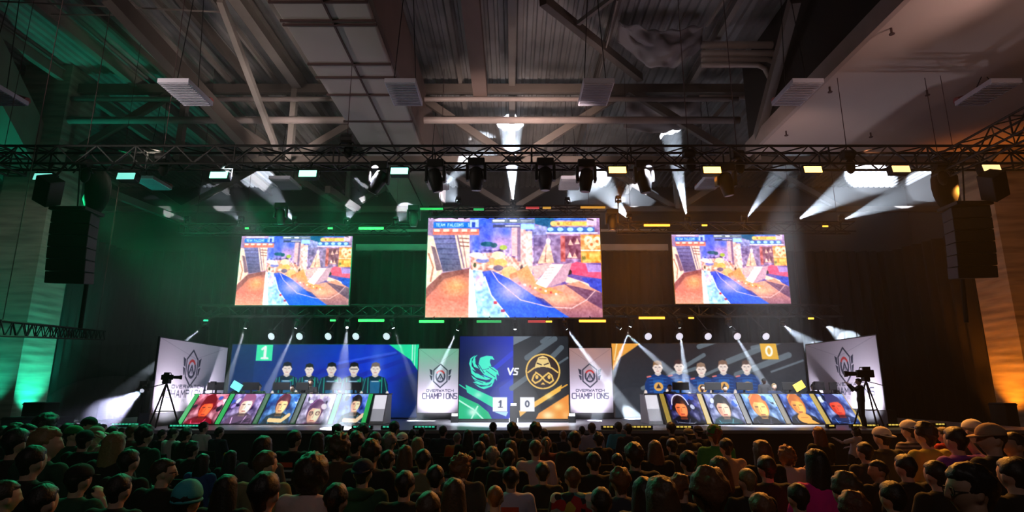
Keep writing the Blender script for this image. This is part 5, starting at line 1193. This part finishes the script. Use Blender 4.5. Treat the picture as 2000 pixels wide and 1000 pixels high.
def part(name, me, m, root):
    o = bpy.data.objects.new(name, me); C.objects.link(o); o.parent = root
    if not me.materials: me.materials.append(m)
    o.material_slots[0].link = 'OBJECT'; o.material_slots[0].material = m
    return o
SEATED_HEAD = 1.20
def person(x, y, head_z, base_z, yaw_body, label, hair=('short', 'dark brown'), top_c='black', skin='light', poseL='lap', poseR='lap', head_yaw=0.0, seat=True, hat=None, sleeve=False, hood=False, extra=None, group='audience seen from behind', pants='black'):
    hy = round(head_yaw / 25) * 25
    scale = (head_z - base_z) / (SEATED_HEAD if seat else SEATED_HEAD + .455)
    t = thing('person', label, 'person', (x, y, base_z), group)
    zoff = 0 if seat else .455
    me = body(poseL, poseR, math.radians(hy), seat)
    ps = [part('body', me, SKIN[skin], t)]
    ps.append(part('hoodie' if hood else 'shirt', top(poseL, poseR, seat, sleeve or hood), CM[top_c], t))
    if hood: ps.append(part('hood', HOOD, CM[top_c], t))
    ps.append(part('trousers', PANTS[seat], CM[pants], t))
    if SHOE: ps.append(part('shoes', SHOE[seat], M['black'], t))
    hp = []
    if hair:
        hp.append(part('hair', mesh_once(HAIR, (hair[0], random.randrange(3)), lambda: hair_mesh(hair[0], random.randrange(9))), HM[hair[1]], t))
    if hat:
        hp.append(part(hat[0] if hat[0] != 'hat' else 'sun_hat', mesh_once(HATS, (hat[0], len(hat) > 2), lambda: cap_mesh(hat[0], len(hat) > 2)), CM[hat[1]], t))
    if extra == 'glasses':
        g = MB()
        for sx in (-1, 1):
            g.tube([(sx * .032 + .024 * math.cos(a), .108, 1.205 + .019 * math.sin(a)) for a in [2 * PI * i / 14 for i in range(15)]], .003, 5, caps=False); g.beam((sx * .056, .105, 1.208), (sx * .078, 0, 1.205), .004, .006)
        g.beam((-.01, .108, 1.208), (.01, .108, 1.208), .004, .004); hp.append(part('glasses', g.mesh('glasses'), M['black'], t))
    if extra == 'flower':
        g = MB(); g.smooth = True
        for a in range(6): g.sphere((-.085 + .0, -.02 + .02 * math.cos(a), 1.27 + .02 * math.sin(a)), .014, 6, 5)
        hp.append(part('flower_clip', g.mesh('flower_clip'), M['flower'], t))
    if extra in ('print', 'redprint', 'whiteprint'):
        def patch(zs_, x0, x1, y_): 
            g = MB(); g.box(((x0 + x1) / 2, y_, zs_), (x1 - x0, .006, .05)); return g
        tm = top(poseL, poseR, seat, sleeve or hood)
        for (zz, x0, x1, mk) in ([(.93, -.10, .08, 'print_red' if extra != 'whiteprint' else 'print_white'), (.86, -.07, .09, 'print_white'), (.76, -.04, .08, 'print_white')]):
            # print follows the curve of the back
            g = MB(); n_ = 8
            back = lambda xx, z_: min([v.co.y for v in tm.vertices if abs(v.co.x - xx) < .045 and abs(v.co.z - z_) < .045] or [-.13]) - .006
            for j in range(n_):
                xa = x0 + (x1 - x0) * j / n_; xb = x0 + (x1 - x0) * (j + 1) / n_ - (.003 if mk == 'print_white' else 0); hgt = .028 if mk == 'print_red' else .013
                ya, yb_ = back(xa, zz), back(xb, zz)
                g.prism([(xa, ya, zz - hgt), (xb, yb_, zz - hgt), (xb, yb_, zz + hgt), (xa, ya, zz + hgt)], (0, .004, 0))
            part('shirt_print', g.mesh('shirt_print'), M[mk], t)
    for o in hp:
        o.matrix_local = Matrix.Translation(HC) @ Matrix.Rotation(math.radians(hy), 4, 'Z') @ Matrix.Translation(-HC)
    if zoff:
        for o in list(t.children): o.location.z += zoff
    t.rotation_euler.z = yaw_body; t.scale = (scale,) * 3
    return t

CHAIR = {}
def chair(x, y, rz, label):
    if not CHAIR:
        CHAIR['seat'] = MB().box((0, -.02, .425), (.46, .44, .05)).mesh('seat')
        CHAIR['backrest'] = MB().box((0, -.26, .63), (.44, .03, .24), Euler((.12, 0, 0)).to_matrix()).mesh('backrest')
        g = MB()
        for sx in (-1, 1):
            g.tube([(sx * .24, .18, .0), (sx * .24, .17, .41), (sx * .24, -.2, .41), (sx * .24, -.29, .76)], .011, 6); g.tube([(sx * .24, -.26, .0), (sx * .24, -.2, .41)], .011, 6)
        g.tube([(-.24, -.2, .40), (.24, -.2, .40)], .011, 6)
        CHAIR['frame'] = g.mesh('frame')
    t = thing('audience_chair', label, 'chair', (x, y, 0), 'audience chairs')
    for k, m_ in (('seat', 'blackmatte'), ('backrest', 'blackmatte'), ('frame', 'blackmetal')):
        part(k, CHAIR[k], M[m_], t)
    t.rotation_euler.z = rz; return t

# (head x, head y, head width in px, hair kind, hair colour, top colour, label tail, options)
A = []
def a(x, y, w_, hk, hc, tc, tail, **k): A.append((x, y, w_, hk, hc, tc, tail, k))
a(4, 850, 24, 'short', 'black', 'dark green', 'cut by the left photo edge, back row')
a(28, 848, 26, 'messy', 'dark brown', 'black', 'far left, below the pale box beside the column')
a(51, 851, 27, 'short', 'black', 'black', 'far left, just left of the bushy black hair', head_yaw=-50)
a(88, 835, 34, 'afro', 'black', 'black', 'with bushy black hair against the drape at far left')
a(112, 838, 14, 'short', 'black', 'black', 'small and far, right of the bushy black hair')
a(130, 843, 22, 'short', 'black', 'black', 'between the bushy black hair and the upturned cap')
a(148, 838, 17, 'short', 'dark brown', 'charcoal', 'directly left of the upturned cap')
a(172, 834, 24, 'short', 'black', 'black', 'in a black cap with upturned visor by the white beam', hat=('cap', 'black'), head_yaw=-75)
a(200, 838, 12, 'short', 'black', 'black', 'tiny and dark, right of the upturned cap')
a(142, 852, 26, 'short', 'dark brown', 'dark green', 'in a green lit cap at left', hat=('cap', 'green'), head_yaw=-50)  # green light on the cap is put into its cloth colour
a(186, 851, 24, 'short', 'brown', 'tan', 'in a tan cap at left, face turned right', hat=('cap', 'tan'), head_yaw=-75)
a(29, 868, 38, 'short', 'black', 'black', 'broad dark head in the second row from the left edge')
a(88, 870, 44, 'messy', 'blond', 'dark green', 'with green lit blond hair, far left, looking right', head_yaw=-50)
a(163, 862, 28, 'short', 'black', 'black', 'in a black cap holding both hands to the face', hat=('cap', 'black'), poseL='chin', poseR='up', head_yaw=25)
a(222, 872, 40, 'long', 'blond', 'black', 'with long green lit blond hair at left')
a(218, 846, 20, 'short', 'black', 'black', 'behind the long blond hair at left, dark haired')
a(237, 846, 16, 'short', 'brown', 'charcoal', 'small, right above the long blond hair')
a(258, 845, 22, 'short', 'reddish', 'maroon', 'reddish haired, right of the long blond hair')
a(281, 853, 28, 'messy', 'black', 'dark green', 'in a dark green hoodie left of the white shirts', hood=True)
a(5, 975, 50, 'short', 'dark brown', 'green', 'in light-tinted green at the bottom left corner of the photo', head_yaw=-25)  # green light on this figure is painted as a green top
a(60, 905, 40, 'short', 'black', 'black', 'all dark, below the green lit blond hair')
a(152, 940, 46, 'short', 'black', 'dark green', 'in a dark cap bent forward, green sleeves, lower left', hat=('cap', 'black'), poseR='chin')
a(318, 925, 40, 'short', 'dark brown', 'black', 'in a black jacket with glasses and short hair', extra='glasses', head_yaw=-50, sleeve=True)
a(250, 905, 34, 'short', 'black', 'black', 'dark, directly behind the black jacket with glasses')
a(316, 850, 18, 'short', 'black', 'black', 'small dark head left of the first white shirt')
a(338, 848, 19, 'short', 'black', 'white', 'first of the two white shirts under the left desk')
a(363, 850, 21, 'messy', 'black', 'black', 'between the two white shirts under the left desk')
a(397, 836, 18, 'short', 'black', 'white', 'second, taller of the two white shirts')
a(428, 846, 18, 'short', 'black', 'navy', 'in navy, alone in front of the pale stage haze')
a(375, 880, 26, 'messy', 'black', 'black', 'dark, in front of the second white shirt')
a(395, 905, 28, 'long', 'black', 'blue', 'with a blue lit shirt left of the flower clip')
a(450, 897, 28, 'long', 'black', 'black', 'with long black hair and a yellow flower clip', extra='flower')
a(512, 878, 36, 'long', 'black', 'grey', 'with long black hair above the green lit brown head')
a(518, 911, 44, 'short', 'brown', 'khaki', 'with short brown hair lit green and a khaki shirt', head_yaw=-25)
a(574, 861, 27, 'short', 'black', 'black', 'in a black T-shirt with red and white print', extra='redprint')
a(620, 863, 28, 'long', 'dark brown', 'black', 'with long dark hair right of the printed black T-shirt')
a(642, 864, 22, 'short', 'black', 'black', 'dark, below the fourth green face screen')
a(363, 982, 54, 'short', 'black', 'black', 'in a bright teal beanie at the bottom left', hat=('beanie', 'teal'))
a(514, 968, 56, 'short', 'black', 'salmon', 'with black hair and a salmon shirt at the bottom')
a(607, 932, 58, 'afro', 'dark brown', 'pale pink', 'with a huge round afro and a pale pink shirt')
a(440, 960, 46, 'long', 'black', 'black', 'all dark, between the teal beanie and the salmon shirt')
a(658, 842, 20, 'short', 'black', 'black', 'dark, just below the white end cabinet of the green desk')
a(709, 845, 23, 'messy', 'black', 'tan', 'in tan, messy black hair, right of the white end cabinet')
a(685, 848, 14, 'short', 'auburn', 'orange', 'small with an orange shirt beside the white end cabinet')
a(770, 838, 21, 'short', 'black', 'charcoal', 'sitting tallest in the gap between left wall and centre')
a(805, 850, 18, 'short', 'black', 'black', 'dark, left of the versus wall foot')
a(824, 845, 13, 'short', 'black', 'black', 'tiny, right next to the left foot lamp')
a(785, 862, 24, 'short', 'brown', 'black', 'in a pale cap below the tallest head', hat=('cap', 'white', 1))
a(661, 876, 38, 'curly', 'brown', 'brown', 'with curly brown hair and an orange edged top')
a(695, 868, 32, 'messy', 'black', 'charcoal', 'dark messy head right of the curly brown hair')
a(732, 862, 26, 'short', 'dark brown', 'black', 'dark brown head between messy black and grey outlined hair')
a(724, 888, 38, 'messy', 'dark brown', 'black', 'broad dark brown head above the navy cap')
a(760, 866, 30, 'messy', 'grey', 'black', 'with grey outlined hair above the row centre')
a(757, 901, 32, 'short', 'black', 'navy', 'in navy with short black hair right of the navy cap')
a(791, 890, 34, 'long', 'brown', 'black', 'with straight brown hair beside the blond')
a(815, 872, 30, 'long', 'blond', 'black', 'with long blond hair falling in a pale streak')
a(826, 901, 36, 'short', 'black', 'khaki', 'in khaki in front of the long blond hair')
a(865, 844, 19, 'short', 'black', 'navy', 'in navy, left behind the orange shirt')
a(893, 857, 20, 'buzz', 'grey', 'orange', 'in a bright orange shirt with a shaved grey head')
a(914, 854, 22, 'long', 'black', 'black', 'with long black hair right of the orange shirt')
a(708, 926, 42, 'short', 'black', 'dark green', 'in a navy cap and a dark hoodie', hat=('cap', 'navy', 1), hood=True)
a(902, 916, 40, 'curly', 'auburn', 'charcoal', 'with curly auburn hair and glasses looking right', extra='glasses', head_yaw=-50)
a(886, 968, 54, 'long', 'brown', 'pale pink', 'with long brown hair at the bottom centre')
a(936, 880, 28, 'short', 'dark brown', 'black', 'dark brown head in black below the green bird emblem')
a(790, 950, 44, 'short', 'black', 'black', 'all in black, right of the dark hoodie at the bottom')
a(836, 998, 44, 'short', 'brown', 'dark green', 'only a green lit crown at the bottom edge')
a(963, 836, 17, 'short', 'black', 'navy', 'in navy below the green bird emblem')
a(945, 864, 26, 'long', 'black', 'black', 'with long black hair beside a blond neighbour')
a(959, 856, 20, 'long', 'blond', 'pale pink', 'with long blond hair and a pale pink top')
a(1001, 841, 22, 'messy', 'black', 'black', 'left of two black haired heads below the VS lettering')
a(1013, 852, 22, 'long', 'dark brown', 'black', 'right of two black haired heads below the VS lettering')
a(1046, 842, 22, 'messy', 'black', 'black', 'with messy black hair below the gold emblem')
a(1063, 851, 20, 'short', 'black', 'black', 'right behind the messy black hair below the gold emblem')
a(998, 877, 28, 'long', 'brown', 'charcoal', 'with long brown hair above a black round head')
a(1046, 879, 32, 'buzz', 'brown', 'pale pink', 'balding, in a large pale pink shirt')
a(1067, 869, 22, 'pony', 'auburn', 'maroon', 'with an auburn ponytail right of the balding head')
a(1100, 852, 18, 'buzz', 'ginger', 'navy', 'with a shaved ginger head below the gold panel corner')
a(1122, 862, 27, 'short', 'black', 'black', 'black haired, broad black back right of the ginger head')
a(1137, 842, 16, 'short', 'black', 'charcoal', 'small black head left of the purple grey shirt')
a(1156, 838, 18, 'short', 'brown', 'lavender', 'in a lavender shirt below the right banner')
a(1169, 860, 22, 'messy', 'black', 'black', 'messy black head in front of the lavender shirt')
a(1208, 836, 18, 'short', 'dark brown', 'teal', 'in a pale teal shirt')
a(1227, 840, 18, 'short', 'black', 'navy', 'in a dark jacket right of the pale teal shirt', sleeve=True)
a(962, 893, 28, 'messy', 'grey', 'black', 'with grey messy hair above the balding highlighted head')
a(992, 897, 34, 'short', 'black', 'black', 'round black head directly above the lavender T-shirt')
a(998, 937, 42, 'short', 'black', 'lavender', 'in a lavender T-shirt with a red print', extra='redprint')
a(1119, 937, 40, 'short', 'auburn', 'floral', 'in a floral shirt with close cut auburn hair')
a(1060, 925, 40, 'short', 'black', 'black', 'all dark, between the lavender T-shirt and the floral shirt')
a(967, 974, 42, 'buzz', 'ginger', 'black', 'balding, lit green and orange, at the bottom centre')
a(1206, 903, 27, 'short', 'black', 'black', 'black haired above the auburn head in the pale collar')
a(1240, 893, 36, 'messy', 'dark brown', 'black', 'broad dark brown head right of centre')
a(1212, 943, 46, 'messy', 'auburn', 'navy', 'auburn haired in navy with a thin pale collar')
a(1175, 985, 44, 'short', 'dark brown', 'black', 'dark crown at the bottom edge right of the floral shirt')
a(1280, 880, 30, 'long', 'auburn', 'black', 'with orange lit long hair below the gold desk')
a(1313, 873, 25, 'short', 'black', 'black', 'black haired, right of the orange lit long hair')
a(1311, 838, 20, 'short', 'black', 'black', 'tall dark head at the left end of the gold desk')
a(1345, 851, 20, 'short', 'dark brown', 'charcoal', 'in a grey cap and black jersey with white lettering', hat=('cap', 'grey', 1), extra='whiteprint')
a(1364, 845, 19, 'short', 'black', 'black', 'in a navy cap and black jersey with white lettering', hat=('cap', 'navy', 1), extra='whiteprint')
a(1396, 852, 26, 'messy', 'reddish', 'green', 'in a green knit cap and green top', hat=('beanie', 'green'))
a(1419, 876, 28, 'short', 'dark brown', 'tan', 'in a tan shirt with a square short haircut')
a(1407, 921, 50, 'long', 'brown', 'black', 'with straight brown hair in front of the tan shirt')
a(1489, 885, 36, 'wavy', 'auburn', 'black', 'with wavy auburn hair above the dark square head')
a(1498, 917, 44, 'short', 'dark brown', 'black', 'short dark hair and a black shirt with a tan collar')
a(1461, 942, 34, 'buzz', 'blond', 'black', 'bald and pale, left of the black shirt with tan collar')
a(1537, 894, 34, 'curly', 'ginger', 'pale pink', 'with curly ginger hair and a pale pink shirt')
a(1332, 955, 32, 'messy', 'auburn', 'black', 'auburn haired in profile between two big brown heads', head_yaw=-50)
a(1293, 976, 60, 'wavy', 'brown', 'black', 'with big wavy brown hair at the bottom right of centre')
a(1258, 965, 40, 'long', 'black', 'grey', 'with long black hair left of the big wavy brown hair')
a(1387, 968, 56, 'messy', 'auburn', 'black', 'with big auburn hair at the bottom, right of centre')
a(1490, 1000, 52, 'messy', 'auburn', 'black', 'only an auburn crown at the bottom edge, right')
a(1600, 850, 24, 'long', 'reddish', 'black', 'with long reddish hair behind the leaning white shirt')
a(1724, 856, 28, 'short', 'black', 'charcoal', 'dark haired in a white cap at right', hat=('cap', 'white', 1))
a(1596, 910, 48, 'long', 'black', 'magenta', 'in a bright magenta shirt')
a(1655, 964, 56, 'messy', 'brown', 'black', 'with thick brown hair right of the magenta shirt')
a(1716, 922, 36, 'short', 'black', 'black', 'black haired, face turned left and lit orange', head_yaw=75, skin='mid')
a(1670, 1004, 50, 'messy', 'reddish', 'black', 'only a reddish crown under the thick brown hair')
a(1778, 842, 26, 'short', 'dark brown', 'striped', 'in a white cap and striped shirt', hat=('cap', 'white', 1))
a(1809, 852, 32, 'messy', 'dark brown', 'olive', 'in an olive yellow shirt')
a(1843, 850, 22, 'short', 'brown', 'red', 'in a red shirt', head_yaw=25)
a(1868, 862, 36, 'short', 'black', 'purple', 'in a purple shirt raising one hand', poseR='up')
a(1902, 843, 28, 'short', 'grey', 'charcoal', 'in a pale grey cap at far right', hat=('cap', 'white'))
a(1938, 860, 38, 'short', 'dark brown', 'black', 'in a tan cap with the visor to the left', hat=('cap', 'tan'), head_yaw=75)
a(1982, 872, 34, 'short', 'dark brown', 'tan', 'in tan at the right edge, looking left', head_yaw=75, skin='mid')
a(1898, 962, 66, 'messy', 'black', 'black', 'big dark haired head with glasses looking left at bottom right', extra='glasses', head_yaw=75, skin='mid')
a(1770, 915, 38, 'short', 'black', 'black', 'all dark, behind the orange lit face at right')
a(1830, 930, 40, 'short', 'black', 'black', 'all dark, left of the big head with glasses')
a(1745, 975, 50, 'short', 'black', 'black', 'all dark at the bottom right')
a(1690, 885, 30, 'short', 'black', 'charcoal', 'dark, below the leaning white shirt')
a(1160, 905, 34, 'short', 'black', 'black', 'all dark back behind the floral shirt')
a(1345, 905, 36, 'short', 'black', 'black', 'all dark, below the lettered jerseys')
a(850, 935, 38, 'short', 'black', 'black', 'all dark, left of the long brown hair at the bottom')
a(655, 980, 50, 'short', 'black', 'black', 'all dark at the bottom, right of the pale pink shirt')
a(230, 960, 48, 'short', 'black', 'black', 'all dark at the bottom left, left of the teal beanie')
a(80, 985, 52, 'short', 'black', 'black', 'all dark at the bottom left, behind the green corner')
a(1560, 975, 40, 'short', 'black', 'black', 'all dark between the auburn crown and the magenta shirt')
a(1980, 930, 46, 'short', 'black', 'black', 'all dark at the right edge above the corner')

CV = lambda w_: (FPX * .182 / w_ + .17) / .976
hair_desc = {'short': 'short %s hair', 'messy': 'tousled %s hair', 'curly': 'curly %s hair', 'afro': 'bushy %s hair', 'long': 'long %s hair', 'wavy': 'wavy %s hair', 'buzz': 'close-cropped %s hair', 'pony': '%s ponytail', 'bun': '%s bun'}
seats = []
for (x, y, w_, hk, hc, tc, tail, k) in A:
    wide = {'afro': 1.4, 'curly': 1.15, 'wavy': 1.15, 'long': 1.08}.get(hk, 1)
    sl = P(x, y, 1.0).z - CAMZ                       # height change per metre of depth
    lo, hi = (1.42 - CAMZ) / sl, (1.0 - CAMZ) / sl   # a seated head is 1.0 to 1.42 m above the floor
    lo, hi = min(lo, 13.6), min(hi, 13.9)
    y0_ = min(max(CV(w_ / wide), lo), hi)
    seats.append([x, y, y0_, max(lo, y0_ * .87), min(hi, y0_ * 1.17)])
# people sitting closer than a seat apart move along their own line of sight
for it in range(400):
    worst = 0
    for i in range(len(seats)):
        for j in range(i + 1, len(seats)):
            a_, b_ = seats[i], seats[j]
            dx = abs(P(a_[0], a_[1], a_[2]).x - P(b_[0], b_[1], b_[2]).x); dy = b_[2] - a_[2]
            if dx < .44 and abs(dy) < .55:
                s_ = 1 if dy > 0 or (dy == 0 and b_[1] < a_[1]) else -1
                if abs(b_[1] - a_[1]) > 12: s_ = 1 if b_[1] < a_[1] else -1
                m_ = .03; worst += 1
                b_[2] = min(max(b_[2] + s_ * m_, b_[3]), b_[4]); a_[2] = min(max(a_[2] - s_ * m_, a_[3]), a_[4])
    if not worst: break
print('seat clashes left', worst)
for (x, y, w_, hk, hc, tc, tail, k), st_ in zip(A, seats):
    p = P(x, y, st_[2]); yb = math.atan2(p.x, 18 - p.y) * .5
    person(p.x, p.y, p.z, 0, yb, 'seated person ' + tail, (hk, hc), tc, **dict(k))
    chair(p.x, p.y, yb, 'black chair of the person ' + tail)
print('audience', len(A))

# the standing person leaning at the stage edge
p = P(1650, 838, 12.6); t = person(p.x, p.y, p.z, 0, .6, 'person in a white T-shirt standing and leaning left at the stage edge', ('curly', 'dark brown'), 'white', seat=False, poseL='reach', poseR='lap', head_yaw=25, group='people standing near the stage')
t.rotation_euler = (.28, -.12, .5)
# players and crew behind the desks
def stage_person(px, py, Y, label, **k):
    p = P(px, py, Y); person(p.x, p.y, p.z, SZ, PI + k.pop('turn', 0), label, group='people on the stage', **k)
for (px, py, lb, hc) in [(466, 756, 'leftmost player', 'dark brown'), (506, 757, 'second player from the left', 'black'), (571, 759, 'middle player', 'black'), (607, 748, 'crew member standing tall', 'black'), (662, 760, 'fourth player', 'black'), (700, 762, 'player nearest the centre', 'dark brown')]:
    stage_person(px, py, 18.75, 'dark clothed %s behind the green team desk' % lb, hair=('short', hc), top_c='dark green' if 'player' in lb else 'black', sleeve=True, poseL='reach', poseR='reach')
for (px, py, lb, hc) in [(1308, 758, 'player nearest the centre', 'black'), (1372, 759, 'second player', 'dark brown'), (1416, 760, 'third player', 'black'), (1512, 756, 'fourth player', 'blond'), (1588, 757, 'player at the far end', 'black')]:
    stage_person(px, py, 18.75, 'dark clothed %s behind the gold team desk' % lb, hair=('short', hc), top_c='navy', sleeve=True, poseL='reach', poseR='reach')
p = P(1492, 745, 18.9)
person(p.x, p.y, p.z, SZ, PI * .9, 'referee in a black cap standing behind the gold team desk', ('short', 'black'), 'charcoal', seat=False, hat=('cap', 'black'), poseL='hang', poseR='hang', sleeve=True, group='people on the stage')
# monitors on the desks
M['mon_t'] = mat('teal_lit_panel', (.1, .5, .5), .4, emit=(.22, .80, .72), strength=.9); M['mon_y'] = mat('yellow_lit_panel', (.8, .6, .1), .4, emit=(.85, .60, .08), strength=.9)
def monitor(px, Y, wpx, label, mk=None, rz=0, tilt=0):
    p = P(px, 765, Y); top_z = zb_ + hh + .02; w_ = wpx / 1185 * Y
    t = thing('monitor', label, 'monitor', (p.x, Y, top_z), 'monitors on the team desks')
    R_ = Euler((0, tilt, rz)).to_matrix()
    obj('monitor_back', MB().box((p.x, Y, top_z + .215), (w_ * .95, .04, .23), R_), M[mk] if mk else M['black'], t, bevel=.008)
    obj('stand', MB().box((p.x, Y + .05, top_z + .08), (.05, .04, .16)), M['blackmetal'], t)
    obj('foot', MB().box((p.x, Y + .05, top_z + .008), (.24, .18, .016)), M['blackmetal'], t)
for k, px in enumerate([420, 489, 549, 590, 650, 690]):
    monitor(px, 18.25, 34 if k != 3 else 26, 'black backed monitor on the green team desk, %s from the left' % nm[k])
for k, px in enumerate([1330, 1393, 1455, 1545, 1600, 1632]):
    monitor(px, 18.25, 34 if k < 4 else 24, 'black backed monitor on the gold team desk, %s from the left' % nm[k])
monitor(461, 18.15, 22, 'teal lit tilted panel standing on the green team desk', 'mon_t', tilt=.5)
monitor(1562, 18.15, 22, 'yellow lit tilted panel standing on the gold team desk', 'mon_y', tilt=-.5)

# camera operator and cameras
def tripod(p, base, label, s=1.0, name='camera_tripod'):
    t = thing(name, label, 'camera', (p.x, p.y, base))
    hub = Vector((p.x, p.y, p.z - .12 * s))
    for k in range(3):
        a_ = 2 * PI * k / 3 + .3; f = Vector((p.x + .42 * math.cos(a_), p.y + .42 * math.sin(a_), base + .01))
        obj('leg', MB().tube([hub, f], .022, 6), M['blackmetal'], t); 
    obj('spreader', MB().tube([hub.lerp(Vector((p.x + .42 * math.cos(2 * PI * k / 3 + .3), p.y + .42 * math.sin(2 * PI * k / 3 + .3), base)), .62) for k in (0, 1, 2, 0)], .012, 5), M['blackmetal'], t)
    obj('pan_head', MB().box(hub + Vector((0, 0, .05)), (.16, .16, .12)), M['black'], t, bevel=.01)
    d = Vector((-.94, .25, 0)) if p.x > 0 else Vector((.8, .5, 0)); d.normalize(); c = p + Vector((0, 0, .08))
    R_ = d.to_track_quat('X', 'Z').to_matrix()
    obj('camera_body', MB().box(c, (.46 * s, .17 * s, .22 * s), R_), M['black'], t, bevel=.015)
    obj('camera_lens', MB().tube([c + d * .22 * s, c + d * .46 * s, c + d * .47 * s, c + d * .56 * s], [.06 * s, .065 * s, .085 * s, .09 * s], 12), M['black'], t)
    obj('viewfinder', MB().box(c + d * .02 + Vector((.0, -.14, .15)) * s, (.2 * s, .1 * s, .1 * s), R_), M['black'], t)
    obj('top_handle', MB().tube([c + d * .15 * s + Vector((0, 0, .1)) * s, c + d * .12 * s + Vector((0, 0, .19)) * s, c - d * .12 * s + Vector((0, 0, .19)) * s, c - d * .15 * s + Vector((0, 0, .1)) * s], .014 * s, 6), M['black'], t)
    obj('pan_bar', MB().tube([hub, hub - d * .5 + Vector((0, 0, -.15))], .012, 6), M['black'], t)
    return t
tripod(P(1690, 736, 15.9), SZ, 'large video camera on a tall tripod before the right white banner', .88)
p = P(1677, 746, 15.75)
person(p.x, p.y, p.z, SZ, PI * .42, 'camera operator in black standing at the big camera before the right banner', ('short', 'dark brown'), 'black', seat=False, poseL='cam', poseR='cam', sleeve=True, group='people on the stage')
tripod(P(326, 743, 15.6), SZ, 'small video camera on a spread tripod before the left white banner', .6)
for (px, py, lb) in [(417, 748, 'small camera on a stalk over the left end of the green desk'), (1595, 748, 'small camera on a stalk over the right end of the gold desk')]:
    p = P(px, py, 18.1); t = thing('desk_camera', lb, 'camera', (p.x, p.y, zb_ + hh))
    obj('stalk', MB().tube([Vector((p.x, p.y, zb_ + hh + .02)), p], .01, 5), M['blackmetal'], t); obj('camera_body', MB().box(p, (.14, .1, .09)), M['black'], t)
# dark boxes by the columns and barricade
for (x0, y0, x1, y1, Y, lb) in [(45, 786, 82, 822, 17.6, 'tall dark crate at the foot of the green column'), (3, 815, 110, 850, 16.8, 'long low dark crate at the left edge behind the audience'), (1961, 787, 1992, 822, 17.6, 'tall dark crate at the foot of the orange column')]:
    a0 = P(x0, y0, Y); b0 = P(x1, y1, Y)
    t = thing('flight_case', lb, 'case', ((a0.x + b0.x) / 2, Y, 0))
    obj('case_body', MB().box(((a0.x + b0.x) / 2, Y + .3, a0.z / 2), (b0.x - a0.x, .6, a0.z)), M['stage_fascia'], t, bevel=.02)
    obj('edge_rail', MB().box(((a0.x + b0.x) / 2, Y + .3, a0.z - .05), (b0.x - a0.x + .02, .62, .03)), M['blackmetal'], t)
